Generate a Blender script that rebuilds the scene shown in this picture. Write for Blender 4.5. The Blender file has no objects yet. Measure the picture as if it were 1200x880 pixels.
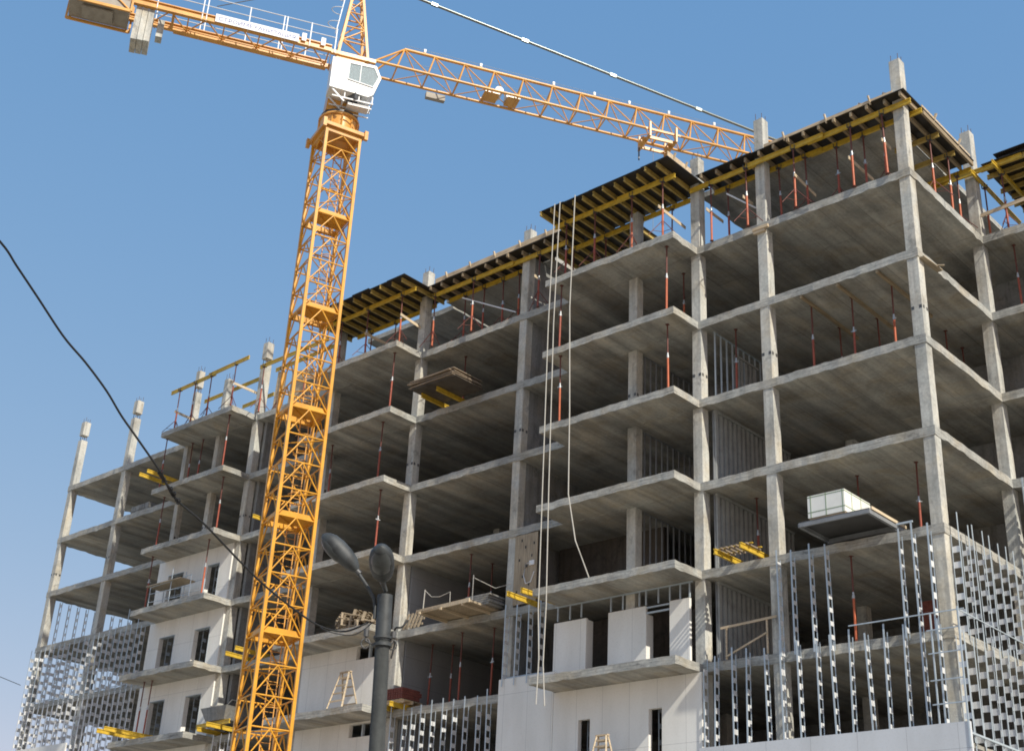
import bpy, math, random
from mathutils import Vector, Matrix
random.seed(7)
sc = bpy.context.scene
COL = sc.collection
PI = math.pi
H = 3.3            # storey height
T = 0.32           # slab thickness
GROUND = -2.4

# ------------------------------------------------------------------ materials
def mat_new(name):
    m = bpy.data.materials.new(name); m.use_nodes = True
    nt = m.node_tree
    return m, nt, nt.nodes['Principled BSDF']

def N(nt, typ, **kw):
    n = nt.nodes.new(typ)
    for k, v in kw.items():
        if hasattr(n, k): setattr(n, k, v)
        else: n.inputs[k].default_value = v
    return n

def mapped(nt, scale=(1, 1, 1), loc=(0, 0, 0), rot=(0, 0, 0)):
    tc = N(nt, 'ShaderNodeTexCoord'); mp = N(nt, 'ShaderNodeMapping')
    mp.inputs['Scale'].default_value = scale; mp.inputs['Location'].default_value = loc
    mp.inputs['Rotation'].default_value = rot
    nt.links.new(tc.outputs['Object'], mp.inputs['Vector'])
    return mp.outputs['Vector']

def ramp(nt, fac, stops):
    r = N(nt, 'ShaderNodeValToRGB'); e = r.color_ramp.elements
    while len(e) < len(stops): e.new(0.5)
    for i, (p, c) in enumerate(stops):
        e[i].position = p; e[i].color = (c[0], c[1], c[2], 1)
    nt.links.new(fac, r.inputs['Fac']); return r.outputs['Color']

def mix(nt, a, b, fac, mode='MULTIPLY'):
    m = N(nt, 'ShaderNodeMix', data_type='RGBA', blend_type=mode)
    if isinstance(fac, (int, float)): m.inputs[0].default_value = fac
    else: nt.links.new(fac, m.inputs[0])
    for s, v in ((6, a), (7, b)):
        if isinstance(v, tuple): m.inputs[s].default_value = (v[0], v[1], v[2], 1)
        else: nt.links.new(v, m.inputs[s])
    return m.outputs[2]

def noise(nt, vec, scale, detail=5, rough=.6, dist=0.):
    n = N(nt, 'ShaderNodeTexNoise'); n.inputs['Scale'].default_value = scale
    n.inputs['Detail'].default_value = detail; n.inputs['Roughness'].default_value = rough
    n.inputs['Distortion'].default_value = dist
    nt.links.new(vec, n.inputs['Vector']); return n.outputs['Fac']

def bump(nt, b, h, strength=.3, dist=.02):
    bp = N(nt, 'ShaderNodeBump'); bp.inputs['Strength'].default_value = strength; bp.inputs['Distance'].default_value = dist
    nt.links.new(h, bp.inputs['Height']); nt.links.new(bp.outputs['Normal'], b.inputs['Normal'])

def concrete(name, col, kind='face'):
    m, nt, b = mat_new(name)
    v = mapped(nt)
    n1 = noise(nt, v, .55, 7, .65, .4)
    c = ramp(nt, n1, [(.28, tuple(x*.62 for x in col)), (.5, col), (.74, tuple(min(1, x*1.22) for x in col))])
    n2 = noise(nt, v, 9, 6, .75)
    c = mix(nt, c, ramp(nt, n2, [(.3, (.68, .67, .66)), (.62, (1.06, 1.05, 1.02))]), .75)
    n5 = noise(nt, mapped(nt, (1, 1, .7), (13.1, 4.7, 2.2)), .9, 6, .65, .5)
    c = mix(nt, c, ramp(nt, n5, [(.36, (1.0, .93, .82)), (.5, (1, 1, 1)), (.62, (.93, .97, 1.0))]), .8)
    if kind == 'soffit':      # board and form-panel marks running back into the building, damp stains between them
        vs = mapped(nt, (1.0, .07, 1))
        n3 = noise(nt, vs, 1.5, 6, .6, .2)
        c = mix(nt, c, ramp(nt, n3, [(.33, (.52, .51, .50)), (.5, (.95, .95, .94)), (.64, (1.42, 1.40, 1.36))]), .75)
        br = N(nt, 'ShaderNodeTexBrick'); br.offset = .5
        br.inputs['Scale'].default_value = 1; br.inputs['Mortar Size'].default_value = .014
        br.inputs['Brick Width'].default_value = 5.2; br.inputs['Row Height'].default_value = 1.22
        br.inputs['Color1'].default_value = (1, 1, 1, 1); br.inputs['Color2'].default_value = (.78, .77, .76, 1)
        br.inputs['Mortar'].default_value = (.48, .47, .46, 1)
        nt.links.new(mapped(nt, rot=(0, 0, PI/2)), br.inputs['Vector'])
        c = mix(nt, c, br.outputs['Color'], .8)
    if kind == 'face':        # pour bands and runs
        vs = mapped(nt, (3, 3, .16))
        n3 = noise(nt, vs, 1.4, 5, .6)
        c = mix(nt, c, ramp(nt, n3, [(.36, (.60, .60, .61)), (.52, (1, 1, 1))]), .6)
        n4 = noise(nt, mapped(nt, (1, 1, .55)), 2.3, 8, .72, .6)
        c = mix(nt, c, ramp(nt, n4, [(.33, (.5, .5, .51)), (.44, (1, 1, 1))]), .8)
    if kind == 'edge':
        vs = mapped(nt, (.5, .5, 9))
        n3 = noise(nt, vs, 2.2, 6, .7)
        c = mix(nt, c, ramp(nt, n3, [(.35, (.50, .50, .51)), (.58, (1.12, 1.12, 1.1))]), .8)
        n4 = noise(nt, mapped(nt, (.8, .8, 1.6)), 3.1, 8, .75, .8)
        c = mix(nt, c, ramp(nt, n4, [(.34, (.42, .42, .44)), (.45, (1, 1, 1))]), .65)
    nt.links.new(c, b.inputs['Base Color']); b.inputs['Roughness'].default_value = .92
    bump(nt, b, n2, .45, .03)
    return m

def paint(name, col, rough=.45, dirt=.35, metal=0., scale=2.5, dark=.45):
    m, nt, b = mat_new(name)
    v = mapped(nt)
    n1 = noise(nt, v, scale, 7, .68)
    c = mix(nt, col, ramp(nt, n1, [(.33, (dark, dark*.92, dark*.85)), (.56, (1, 1, 1)), (.78, (1.12, 1.12, 1.1))]), dirt*1.6)
    n2 = noise(nt, v, scale*11, 4, .7)
    c = mix(nt, c, ramp(nt, n2, [(.3, (.78, .76, .74)), (.55, (1, 1, 1))]), dirt)
    nt.links.new(c, b.inputs['Base Color']); b.inputs['Roughness'].default_value = rough; b.inputs['Metallic'].default_value = metal
    bump(nt, b, n2, .15, .01)
    return m

def board(name, col, w=1.2, h=2.5):
    m, nt, b = mat_new(name)
    v = mapped(nt, rot=(PI/2, 0, 0))
    br = N(nt, 'ShaderNodeTexBrick'); br.offset = 0
    br.inputs['Scale'].default_value = 1; br.inputs['Mortar Size'].default_value = .007
    br.inputs['Brick Width'].default_value = w; br.inputs['Row Height'].default_value = h
    br.inputs['Color1'].default_value = (*col, 1); br.inputs['Color2'].default_value = (*[x*.965 for x in col], 1)
    br.inputs['Mortar'].default_value = (*[x*.62 for x in col], 1)
    nt.links.new(v, br.inputs['Vector'])
    n1 = noise(nt, mapped(nt, (1, 1, .3)), .9, 6, .6)
    c = mix(nt, br.outputs['Color'], ramp(nt, n1, [(.3, (.80, .79, .77)), (.6, (1, 1, 1))]), .6)
    n2 = noise(nt, mapped(nt, (1, 1, 1)), 14, 4, .7)
    c = mix(nt, c, ramp(nt, n2, [(.28, (.86, .85, .83)), (.5, (1, 1, 1))]), .5)
    nt.links.new(c, b.inputs['Base Color']); b.inputs['Roughness'].default_value = .85
    return m

def wood(name, col, axis=1):
    m, nt, b = mat_new(name)
    s = [14, 14, 14]; s[axis] = .8
    n1 = noise(nt, mapped(nt, tuple(s)), 1.2, 5, .65, .3)
    c = ramp(nt, n1, [(.28, tuple(x*.5 for x in col)), (.5, col), (.75, tuple(min(1, x*1.35) for x in col))])
    n2 = noise(nt, mapped(nt), 1.1, 4, .6)
    c = mix(nt, c, ramp(nt, n2, [(.3, (.6, .58, .55)), (.6, (1, 1, 1))]), .6)
    nt.links.new(c, b.inputs['Base Color']); b.inputs['Roughness'].default_value = .8
    return m

M = {}
M['conc'] = concrete('concrete_face', (.33, .32, .30))
M['column'] = concrete('concrete_column', (.57, .555, .50))
M['edge'] = concrete('concrete_edge', (.455, .445, .41), 'edge')
M['soffit'] = concrete('concrete_soffit', (.44, .425, .39), 'soffit')
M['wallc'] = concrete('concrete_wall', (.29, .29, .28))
M['block'] = board('aerated_block', (.33, .33, .32), 2.6, 1.15)
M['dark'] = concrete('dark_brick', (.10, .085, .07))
M['white'] = board('white_cement_board', (.88, .86, .80))
M['bluewhite'] = board('grey_white_board', (.68, .70, .72), 1.6, 3)
M['ribbed'] = paint('ribbed_board', (.40, .41, .39), .7, .25)
M['crane'] = paint('crane_yellow', (.76, .385, .085), .30, .36, 0, 1.1, .55)
M['cranelow'] = paint('crane_deep_yellow', (.76, .365, .03), .32, .36, 0, 1.1, .55)
M['cabin'] = paint('cabin_white', (.80, .80, .77), .35, .12)
M['signwhite'] = paint('sign_white', (.80, .80, .80), .5, .1)
M['lettering'] = paint('blue_lettering', (.09, .13, .32), .5, .1)
M['rail'] = paint('rail_white', (.74, .75, .75), .4, .15)
M['galv'] = paint('galvanised', (.50, .57, .62), .42, .2, .12, 6, .7)
M['galvweb'] = paint('sunlit_zinc_web', (.78, .79, .79), .38, .2, .1, 5, .75)  # same metal as the flanges, with sunlight on the rungs put into the colour
M['dullsteel'] = paint('dull_steel_profile', (.24, .25, .26), .6, .3)
mm, nt, b = mat_new('bright_steel_bar'); b.inputs['Base Color'].default_value = (.20, .225, .215, 1); b.inputs['Metallic'].default_value = .5; b.inputs['Roughness'].default_value = .30
M['bar'] = mm
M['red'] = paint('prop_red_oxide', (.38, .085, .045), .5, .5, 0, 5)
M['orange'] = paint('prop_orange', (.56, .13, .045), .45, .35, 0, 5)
M['darkred'] = paint('prop_inner_tube', (.17, .055, .04), .5, .4, .2, 5)
M['collar'] = paint('prop_collar', (.55, .56, .56), .4, .3, .6, 9)
M['h20'] = paint('beam_yellow', (.66, .44, .045), .5, .4, 0, 3, .5)
M['h20b'] = paint('joist_yellow', (.50, .36, .10), .6, .45, 0, 3, .45)
M['joist'] = wood('joist_timber', (.34, .26, .16), 1)
M['timber'] = wood('pale_timber', (.62, .50, .34), 1)
M['timberx'] = wood('pale_timber_along', (.60, .47, .31), 0)
M['oldwood'] = wood('grey_old_wood', (.36, .29, .20), 1)
M['ply'] = paint('film_faced_plywood', (.028, .024, .02), .42, .4, 0, 1.6, .5)
M['plywood'] = wood('worn_plywood', (.40, .32, .22), 2)
M['plydark'] = paint('dark_plywood', (.10, .085, .07), .6, .6, 0, 2)  # darker tone for the bottom sheet of the plywood stack
M['plyedge'] = wood('plywood_stack', (.30, .235, .17), 0)
M['counter'] = concrete('counterweight_concrete', (.56, .55, .50))
M['winch'] = paint('winch_grey', (.36, .32, .26), .6, .3)
M['black'] = paint('black_rubber', (.012, .012, .012), .6, .1)
M['steel'] = paint('dark_steel', (.10, .10, .10), .5, .3, .3)
M['lamp'] = paint('shaded_lamp_grey', (.052, .057, .058), .55, .5, 0, 7, .35)  # dark paint, with the shadow over the lamp put into the colour
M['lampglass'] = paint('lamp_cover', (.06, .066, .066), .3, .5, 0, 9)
M['pole'] = concrete('shaded_pole_concrete', (.068, .072, .07))  # concrete darkened in its colour for the shadow the pole stands in
M['rope'] = paint('pale_rope', (.52, .50, .45), .9, .2, 0, 20)
M['plastic'] = paint('white_sheet', (.85, .85, .85), .5, .08)
M['crate'] = paint('crate_white', (.86, .85, .78), .6, .08)
M['strap'] = paint('green_strap', (.22, .30, .16), .6, .1)
M['tile'] = paint('red_tile', (.24, .075, .055), .75, .45, 0, 9)
M['rust'] = paint('rebar_rust', (.13, .075, .05), .8, .3)
mm, nt, b = mat_new('cab_glass')
b.inputs['Base Color'].default_value = (.52, .60, .62, 1); b.inputs['Roughness'].default_value = .08
b.inputs['Metallic'].default_value = .0; b.inputs['Transmission Weight'].default_value = .45; b.inputs['IOR'].default_value = 1.2
M['glass'] = mm
mm, nt, b = mat_new('sandy_ground')
v = mapped(nt)
c = ramp(nt, noise(nt, v, .12, 8, .7), [(.3, (.25, .215, .165)), (.55, (.33, .29, .23)), (.8, (.40, .36, .30))])
nt.links.new(c, b.inputs['Base Color']); b.inputs['Roughness'].default_value = .95
M['ground'] = mm

# ------------------------------------------------------------------ mesh builder
class MB:
    def __init__(s): s.v = []; s.f = []; s.sm = []
    def add(s, vs, fs, smooth=False):
        o = len(s.v); s.v += [tuple(p) for p in vs]
        s.f += [tuple(i+o for i in f) for f in fs]; s.sm += [smooth]*len(fs); return s
    def box(s, x0, x1, y0, y1, z0, z1):
        vs = [(x0, y0, z0), (x1, y0, z0), (x1, y1, z0), (x0, y1, z0), (x0, y0, z1), (x1, y0, z1), (x1, y1, z1), (x0, y1, z1)]
        return s.add(vs, [(0, 3, 2, 1), (4, 5, 6, 7), (0, 1, 5, 4), (1, 2, 6, 5), (2, 3, 7, 6), (3, 0, 4, 7)])
    def bar(s, p, q, w, h, up=(0, 0, 1)):     # box from p to q; w across, h along 'up'
        p = Vector(p); q = Vector(q); d = (q-p).normalized(); u = Vector(up)
        if abs(d.dot(u)) > .98: u = Vector((1, 0, 0))
        r = d.cross(u).normalized(); u = r.cross(d).normalized()
        vs = []
        for e in (p, q):
            for a, c in ((-1, -1), (1, -1), (1, 1), (-1, 1)): vs.append(e + r*(a*w/2) + u*(c*h/2))
        return s.add(vs, [(0, 1, 2, 3), (7, 6, 5, 4), (0, 4, 5, 1), (1, 5, 6, 2), (2, 6, 7, 3), (3, 7, 4, 0)])
    def tube(s, pts, r, n=8, r2=None, cap=True):
        pts = [Vector(p) for p in pts]; vs = []; fs = []
        L = len(pts)
        for i, p in enumerate(pts):
            d = (pts[min(i+1, L-1)] - pts[max(i-1, 0)]).normalized()
            u = Vector((0, 0, 1)) if abs(d.z) < .95 else Vector((1, 0, 0))
            a = d.cross(u).normalized(); c = a.cross(d)
            rr = r if r2 is None else r + (r2-r)*i/(L-1)
            for k in range(n):
                t = 2*PI*k/n; vs.append(p + a*(rr*math.cos(t)) + c*(rr*math.sin(t)))
        for i in range(L-1):
            for k in range(n):
                k2 = (k+1) % n; fs.append((i*n+k, i*n+k2, (i+1)*n+k2, (i+1)*n+k))
        s.add(vs, fs, True)
        if cap:
            s.add(vs[:n], [tuple(range(n))[::-1]]); s.add(vs[-n:], [tuple(range(n))])
        return s
    def prism(s, poly, z0, z1):               # poly counter-clockwise
        n = len(poly); vs = [(x, y, z0) for x, y in poly] + [(x, y, z1) for x, y in poly]
        return s.add(vs, [tuple(range(n))[::-1], tuple(range(n, 2*n))] + [(i, (i+1) % n, n+(i+1) % n, n+i) for i in range(n)])
    def h20(s, p, q):                         # timber I-beam 0.08 x 0.2, p and q on its centre line
        p = Vector(p); q = Vector(q); z = Vector((0, 0, 1))
        s.bar(p+z*.08, q+z*.08, .08, .04); s.bar(p-z*.08, q-z*.08, .08, .04); s.bar(p, q, .03, .12); return s
    def xform(s, m):
        s.v = [tuple(m @ Vector(p)) for p in s.v]; return s
    def build(s, name, mat, parent=None, origin=None):
        me = bpy.data.meshes.new(name)
        o = Vector((0, 0, 0))
        if origin is not None: o = Vector(origin)
        me.from_pydata([tuple(Vector(p)-o) for p in s.v], [], s.f); me.update()
        mats = mat if isinstance(mat, list) else [mat]
        for m_ in mats: me.materials.append(m_)
        for p, sm in zip(me.polygons, s.sm): p.use_smooth = sm
        ob = bpy.data.objects.new(name, me); COL.objects.link(ob)
        if parent is not None: ob.parent = parent
        elif origin is not None: ob.location = o
        return ob

def empty(name, loc, label, cat, group=None, rot=0):
    o = bpy.data.objects.new(name, None); COL.objects.link(o); o.location = loc; o.rotation_euler = (0, 0, rot)
    o.empty_display_size = .3
    return tag(o, label, cat, group)

def tag(o, label, cat, group=None):
    o['label'] = label; o['category'] = cat; o['kind'] = 'thing'
    if group: o['group'] = group
    return o

def root_loc(o):
    v = Vector((0, 0, 0))
    while o is not None: v += o.location; o = o.parent
    return v

def part(mb, name, mat, parent):              # geometry given in world coordinates
    return mb.build(name, M[mat] if isinstance(mat, str) else mat, parent, root_loc(parent))

def copy_tree(o, parent=None):
    c = o.copy(); COL.objects.link(c); c.parent = parent
    for ch in list(o.children): copy_tree(ch, c)
    return c

ORD = ['first', 'second', 'third', 'fourth', 'fifth', 'sixth', 'seventh', 'eighth', 'ninth', 'tenth', 'eleventh']

# ------------------------------------------------------------------ ground
g = MB(); g.add([(-1500, -1500, GROUND), (1500, -1500, GROUND), (1500, 1500, GROUND), (-1500, 1500, GROUND)], [(0, 1, 2, 3)])
go = g.build('ground', M['ground']); go['kind'] = 'structure'

# ------------------------------------------------------------------ building
B = empty('unfinished_building', (0, 0, GROUND), 'long grey concrete building frame under construction with open floors and balconies', 'building')
DEPTH = 12.0

def slab_mesh(poly, z0, z1, rag=.03, open_edges=None, step=.27):
    """slab with slightly broken edges: poly CCW; open_edges = indices of edges with a rough cast edge"""
    pts = []; m = len(poly)
    nrm = []
    for i, (x, y) in enumerate(poly):
        x2, y2 = poly[(i+1) % m]; L = math.hypot(x2-x, y2-y); nrm.append(((y2-y)/L, -(x2-x)/L, L))
    for i, (x, y) in enumerate(poly):
        x2, y2 = poly[(i+1) % m]
        nx, ny, L = nrm[i]; px, py, _ = nrm[i-1]
        n = max(1, int(L/step)) if open_edges is None or i in open_edges else 1
        lip = 0
        for k in range(n):
            t = k/n
            if k == 0: pts.append((x, y, 0, 0, 0, 0, x-.1*(nx+px), y-.1*(ny+py)))
            else:
                if random.random() < .2: lip = random.uniform(-.03, .02)
                if random.random() < .3: lip *= .3
                jo = random.uniform(-rag, rag)*.6
                cx_, cy_ = x+(x2-x)*t, y+(y2-y)*t
                if t*L > .12 and (1-t)*L > .12: ix, iy = cx_-.1*nx, cy_-.1*ny
                elif t*L <= .12: ix, iy = x-.1*(nx+px), y-.1*(ny+py)
                else: q = nrm[(i+1) % m]; ix, iy = x2-.1*(nx+q[0]), y2-.1*(ny+q[1])
                pts.append((cx_, cy_, nx*jo, ny*jo, 0, random.gauss(0, .016) + lip*.8, ix, iy))
    n = len(pts)
    lo = [(p[0]+p[2], p[1]+p[3], z0+p[5]*.9) for p in pts]
    hi = [(p[0]+p[2]*.5, p[1]+p[3]*.5, z1+p[5]*.5) for p in pts]
    il = [(p[6], p[7], z0) for p in pts]; ih = [(p[6], p[7], z1) for p in pts]
    mb = MB()
    R4 = range(n)
    mb.add(lo + hi + il + ih, [tuple(range(2*n, 3*n))[::-1], tuple(range(3*n, 4*n))] + [(i, (i+1) % n, n+(i+1) % n, n+i) for i in R4]
           + [(2*n+i, 2*n+(i+1) % n, (i+1) % n, i) for i in R4] + [(n+i, n+(i+1) % n, 3*n+(i+1) % n, 3*n+i) for i in R4])
    mb.n_ring = n
    return mb

def slab(mb, name):
    ob = mb.build(name, [M['edge'], M['soffit'], M['conc']], B, (0, 0, GROUND))
    ps = ob.data.polygons
    ps[0].material_index = 1; ps[1].material_index = 2
    for i in range(2+mb.n_ring, 2+2*mb.n_ring): ps[i].material_index = 1
    for i in range(2+2*mb.n_ring, 2+3*mb.n_ring): ps[i].material_index = 2
    return ob

XL = -55.1
for k in range(1, 9):
    poly = [(XL, 0), (0, 0), (0, 5.9), (9, 5.9), (9, DEPTH), (XL, DEPTH)]
    slab(slab_mesh(poly, H*k, H*k+T, open_edges=(0, 1, 2, 5)), 'floor_slab')
    for (x0, x1) in ((-15.51, -9.03), (-30.9, -24.48), (-43.0, -36.73)):
        slab(slab_mesh([(x0, -1.62), (x1, -1.62), (x1, -.003), (x0, -.003)], H*k+.004, H*k+T-.03, .016, (0, 1, 3)), 'balcony_slab')
# cast pieces of the roof slab, behind the formwork
for (x0, x1, y0) in ((-9.45, -1.0, 1.0), (-24.2, -17.45, 1.05), (-30.5, -24.4, 1.7)):
    slab(slab_mesh([(x0, y0), (x1, y0), (x1, DEPTH), (x0, DEPTH)], 9*H, 9*H+.25, open_edges=(0, 3)), 'floor_slab')

# columns: prefabricated pieces with bare reinforcement in the joint
def column(cx, cy, top, w=.4, gap=True, start=GROUND):
    mb = MB(); h = w/2
    rb = MB(); ntc = MB()
    cuts = []
    z = start
    if gap and top > 30.3: cuts = [(start, 29.73), (30.07, top)]
    else: cuts = [(start, top)]
    for a, c in cuts:
        n = max(1, int((c-a)/1.6)); prev = None
        ring = []
        ch = .018
        prof = [(-h+ch, -h), (h-ch, -h), (h, -h+ch), (h, h-ch), (h-ch, h), (-h+ch, h), (-h, h-ch), (-h, -h+ch)]
        vs = []; fs = []
        for i in range(n+1):
            zz = a+(c-a)*i/n
            jx = random.gauss(0, .004); jy = random.gauss(0, .004)
            for px, py in prof: vs.append((cx+px+jx, cy+py+jy, zz))
        for i in range(n):
            for k in range(8):
                k2 = (k+1) % 8; fs.append((i*8+k, i*8+k2, (i+1)*8+k2, (i+1)*8+k))
        fs.append(tuple(range(8))[::-1]); fs.append(tuple(range(n*8, n*8+8)))
        mb.add(vs, fs)
    ob = part(mb, 'column', 'column', B)
    if top > 29:
        for sx in (-1, 1):
            for sy in (-1, 1):
                if gap and top > 30.3: part(MB().tube([(cx+sx*h*.6, cy+sy*h*.6, 29.71), (cx+sx*h*.6, cy+sy*h*.6, 30.09)], .018, 5), 'rebar', 'rust', ob)
                part(MB().tube([(cx+sx*h*.65, cy+sy*h*.65, top-.02), (cx+sx*h*.65+.01, cy+sy*h*.65, top+.26+.1*random.random())], .012, 5), 'rebar', 'rust', ob)
    if start < 10 and top > 20 and cy < 1:     # grouting pockets at the prefabricated joint
        for zz in (21.12, ):
            for sx in (-1, 1):
                part(MB().box(cx+sx*(h-.07)-.05, cx+sx*(h-.07)+.053, cy-h-.004, cy-h+.02, zz, zz+.12), 'grout_pocket', 'steel', ob)
                part(MB().box(cx+h-.02, cx+h+.004, cy+sx*(h-.09)-.05, cy+sx*(h-.09)+.05, zz, zz+.12), 'grout_pocket', 'steel', ob)
    return ob

for x, top, gp in ((-.24, 31.55, False), (-6.09, 31.55, False), (-9.14, 31.0, False), (-12.2, 29.55, False), (-18.2, 31.0, False),
               (-24.7, 31.1, False), (-30.8, 31.2, False), (-36.9, 31.0, True), (-40.1, 29.75, False), (-43.0, 31.05, True), (-49.1, 30.85, True), (-54.88, 30.95, True)):
    w = .42 if x not in (-40.1, -43.0) else .36
    column(x, .24 if x > -40 or x < -44 else .22, top, w, gp)
column(-.24, 6.16, 31.7, .42, False)
for x in (-6.1, -12.2, -18.2, -24.7, -30.8, -36.9, -43, -49.1, -54.88):
    column(x, 6.1, 26.4, .4, False)
    column(x, 11.7, 26.4, .4, False)
column(8.7, 6.16, 29.6, .42, False); column(4.2, 6.16, 29.6, .42, False)

# column collar formwork at the foot of two top-storey columns
mb = MB()
mb.box(-6.42, -5.74, -.13, -.02, 26.40, 26.52).box(-6.40, -5.9, -.10, .02, 26.28, 26.395)
part(mb, 'column_clamp', 'timberx', B)

# cross walls
def yz_wall(name, mat, x, y0, y1, z0, z1, t=.2):
    return part(MB().box(x-t/2, x+t/2, y0, y1, z0, z1), name, mat, B)
for k in range(0, 8):
    z0, z1 = H*k+T+.002 if k else GROUND, H*(k+1)-.002
    yz_wall('shear_wall', 'wallc', -18.09, .46, 4.5, z0, z1)
    yz_wall('shear_wall', 'wallc', -36.5, .46, 5, z0, z1)
yz_wall('shear_wall', 'wallc', -18.09, .46, 3.2, 8*H+T+.002, 29.6)
for k in (1, 2, 3, 4):
    yz_wall('block_wall', 'block', -24.6, .5, 8, H*k+T+.002, H*(k+1)-.002, .3)
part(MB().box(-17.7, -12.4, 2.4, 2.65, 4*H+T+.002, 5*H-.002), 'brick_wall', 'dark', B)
part(MB().box(-17.7, -9.2, 4.5, 4.75, 6*H+T+.002, 7*H-.002), 'darkening_wall', 'wallc', B)  # back walls added to keep light out and the interior dark
part(MB().box(-17.7, -9.2, 4.5, 4.75, 5*H+T+.002, 6*H-.002), 'darkening_wall', 'wallc', B)
for k in range(1, 8):  # more added walls, darkening the open floors from behind
    part(MB().box(-48.8, 9.0, 9.2, 9.4, H*k+T+.002, H*(k+1)-.002), 'darkening_wall', 'wallc', B)
    part(MB().box(-43.2, -30.0, 5.2, 5.4, H*k+T+.002, H*(k+1)-.002), 'darkening_wall', 'wallc', B)
part(MB().box(-3.2, -2.2, 4.6, 4.8, 3*H+T+.002, 4*H-.6), 'brick_pier', 'tile', B)

# ribbed lining on the partition beside the narrow bay, bare uprights above
def ribbed(x, y0, y1, z0, z1):
    ob = part(MB().box(x-.05, x, y0, y1, z0, z1), 'partition', 'dullsteel', B)
    part(MB().box(x+.002, x+.11, y0+.01, y1-.01, z1-.1, z1-.004), 'track', 'ribbed', ob)
    y = y0+.05
    while y < y1-.1:
        part(MB().box(x+.002, x+.07, y, y+.16, z0+.01, z1-.103), 'rib', 'ribbed', ob); y += .30
for k in (3, 4, 5): ribbed(-8.74, .48, 5.8, H*k+T+.002, H*(k+1)-.002)
ribbed(-8.74, 2.0, 3.6, H*6+T+.002, H*7-.4)

def bare_studs(x, y0, y1, z0, z1, step=.4):
    mb = MB(); y = y0
    while y < y1:
        mb.box(x-.025, x+.025, y, y+.05, z0, z1-.03); y += step
    mb.box(x-.035, x+.035, y0-.05, y1, z1-.028, z1-.003)
    part(mb, 'partition_frame', 'dullsteel' if x < -9 else 'galv', B)
bare_studs(-8.7, .6, 5.8, 6*H+T+.002, 7*H-.002)
for k in (4, 5, 6): bare_studs(-12.1, .7, 5, H*k+T+.002, H*(k+1)-.002, .38)

# white boarded facade walls with openings
def panel(name, mat, x0, x1, z0, z1, y0, y1, ops=()):
    xs = sorted({x0, x1, *[a for o in ops for a in o[:2]]}); zs = sorted({z0, z1, *[a for o in ops for a in o[2:]]})
    solid = lambda i, j: 0 <= i < len(xs)-1 and 0 <= j < len(zs)-1 and not any(
        o[0] <= (xs[i]+xs[i+1])/2 <= o[1] and o[2] <= (zs[j]+zs[j+1])/2 <= o[3] for o in ops)
    mb = MB()
    for i in range(len(xs)-1):
        for j in range(len(zs)-1):
            if not solid(i, j): continue
            a, c, d, e = xs[i], xs[i+1], zs[j], zs[j+1]
            mb.add([(a, y0, d), (c, y0, d), (c, y0, e), (a, y0, e)], [(0, 1, 2, 3)])
            mb.add([(a, y1, d), (c, y1, d), (c, y1, e), (a, y1, e)], [(3, 2, 1, 0)])
            if not solid(i-1, j): mb.add([(a, y1, d), (a, y0, d), (a, y0, e), (a, y1, e)], [(0, 1, 2, 3)])
            if not solid(i+1, j): mb.add([(c, y0, d), (c, y1, d), (c, y1, e), (c, y0, e)], [(0, 1, 2, 3)])
            if not solid(i, j-1): mb.add([(a, y1, d), (c, y1, d), (c, y0, d), (a, y0, d)], [(0, 1, 2, 3)])
            if not solid(i, j+1): mb.add([(a, y0, e), (c, y0, e), (c, y1, e), (a, y1, e)], [(0, 1, 2, 3)])
    return part(mb, name, mat, B)

def trim(op, y, parent):                      # metal lining angle around an opening
    a, c, d, e = op; mb = MB()
    mb.box(a, c, y-.012, y+.28, e-.03, e-.003); mb.box(c-.025, c-.003, y-.012, y+.2, d, e-.031)
    part(mb, 'window_lining', 'galv', parent)
def rungs(x, y0, y1, z0, z1, parent):         # punched upright seen in the opening
    mb = MB(); z = z0
    mb.box(x, x+.012, y0, y0+.04, z0, z1)
    while z < z1-.2: mb.box(x, x+.01, y0+.041, y1, z+.25, z+.42); z += .55
    part(mb, 'window_stud', 'galv', parent)

floors_G = {5: [(-42.5, -41.12, 17.5, 18.97), (-39.1, -38.06, 16.83, 18.94)],
            4: [(-42.4, -41.05, 14.0, 15.66), (-39.37, -38.07, 13.75, 15.67)],
            3: [(-42.35, -41.05, 10.4, 12.4), (-39.3, -38.0, 10.35, 12.36)]}
for k in (5, 4, 3, 2, 1):
    z0, z1 = H*k+T-.026, H*(k+1)
    ops = floors_G.get(k, [])
    ob = panel('white_wall', 'white', -43.45 if k < 5 else -43.5, -37.12, z0, z1, -.05, .2, ops)
    for o in ops: trim(o, -.05, ob); rungs(o[0]+.30, .25, .5, o[2], o[3], ob)
# balcony bay beside the crane
for k in (3, 2, 1):
    z0, z1 = H*k+T-.026, H*(k+1)
    ops = [(-26.95, -25.0, z1-.62, z1-.06)] if k == 3 else [(-26.95, -25.0, z1-.62, z1-.08)]
    ob = panel('white_wall', 'white', -30.55, -24.95, z0, z1, -.05, .15, [(-26.95, -25.35, ops[0][2], ops[0][3])])
    mb = MB().box(-26.2, -26.12, -.02, .1, ops[0][2], ops[0][3]); part(mb, 'window_post', 'galv', ob)
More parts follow.
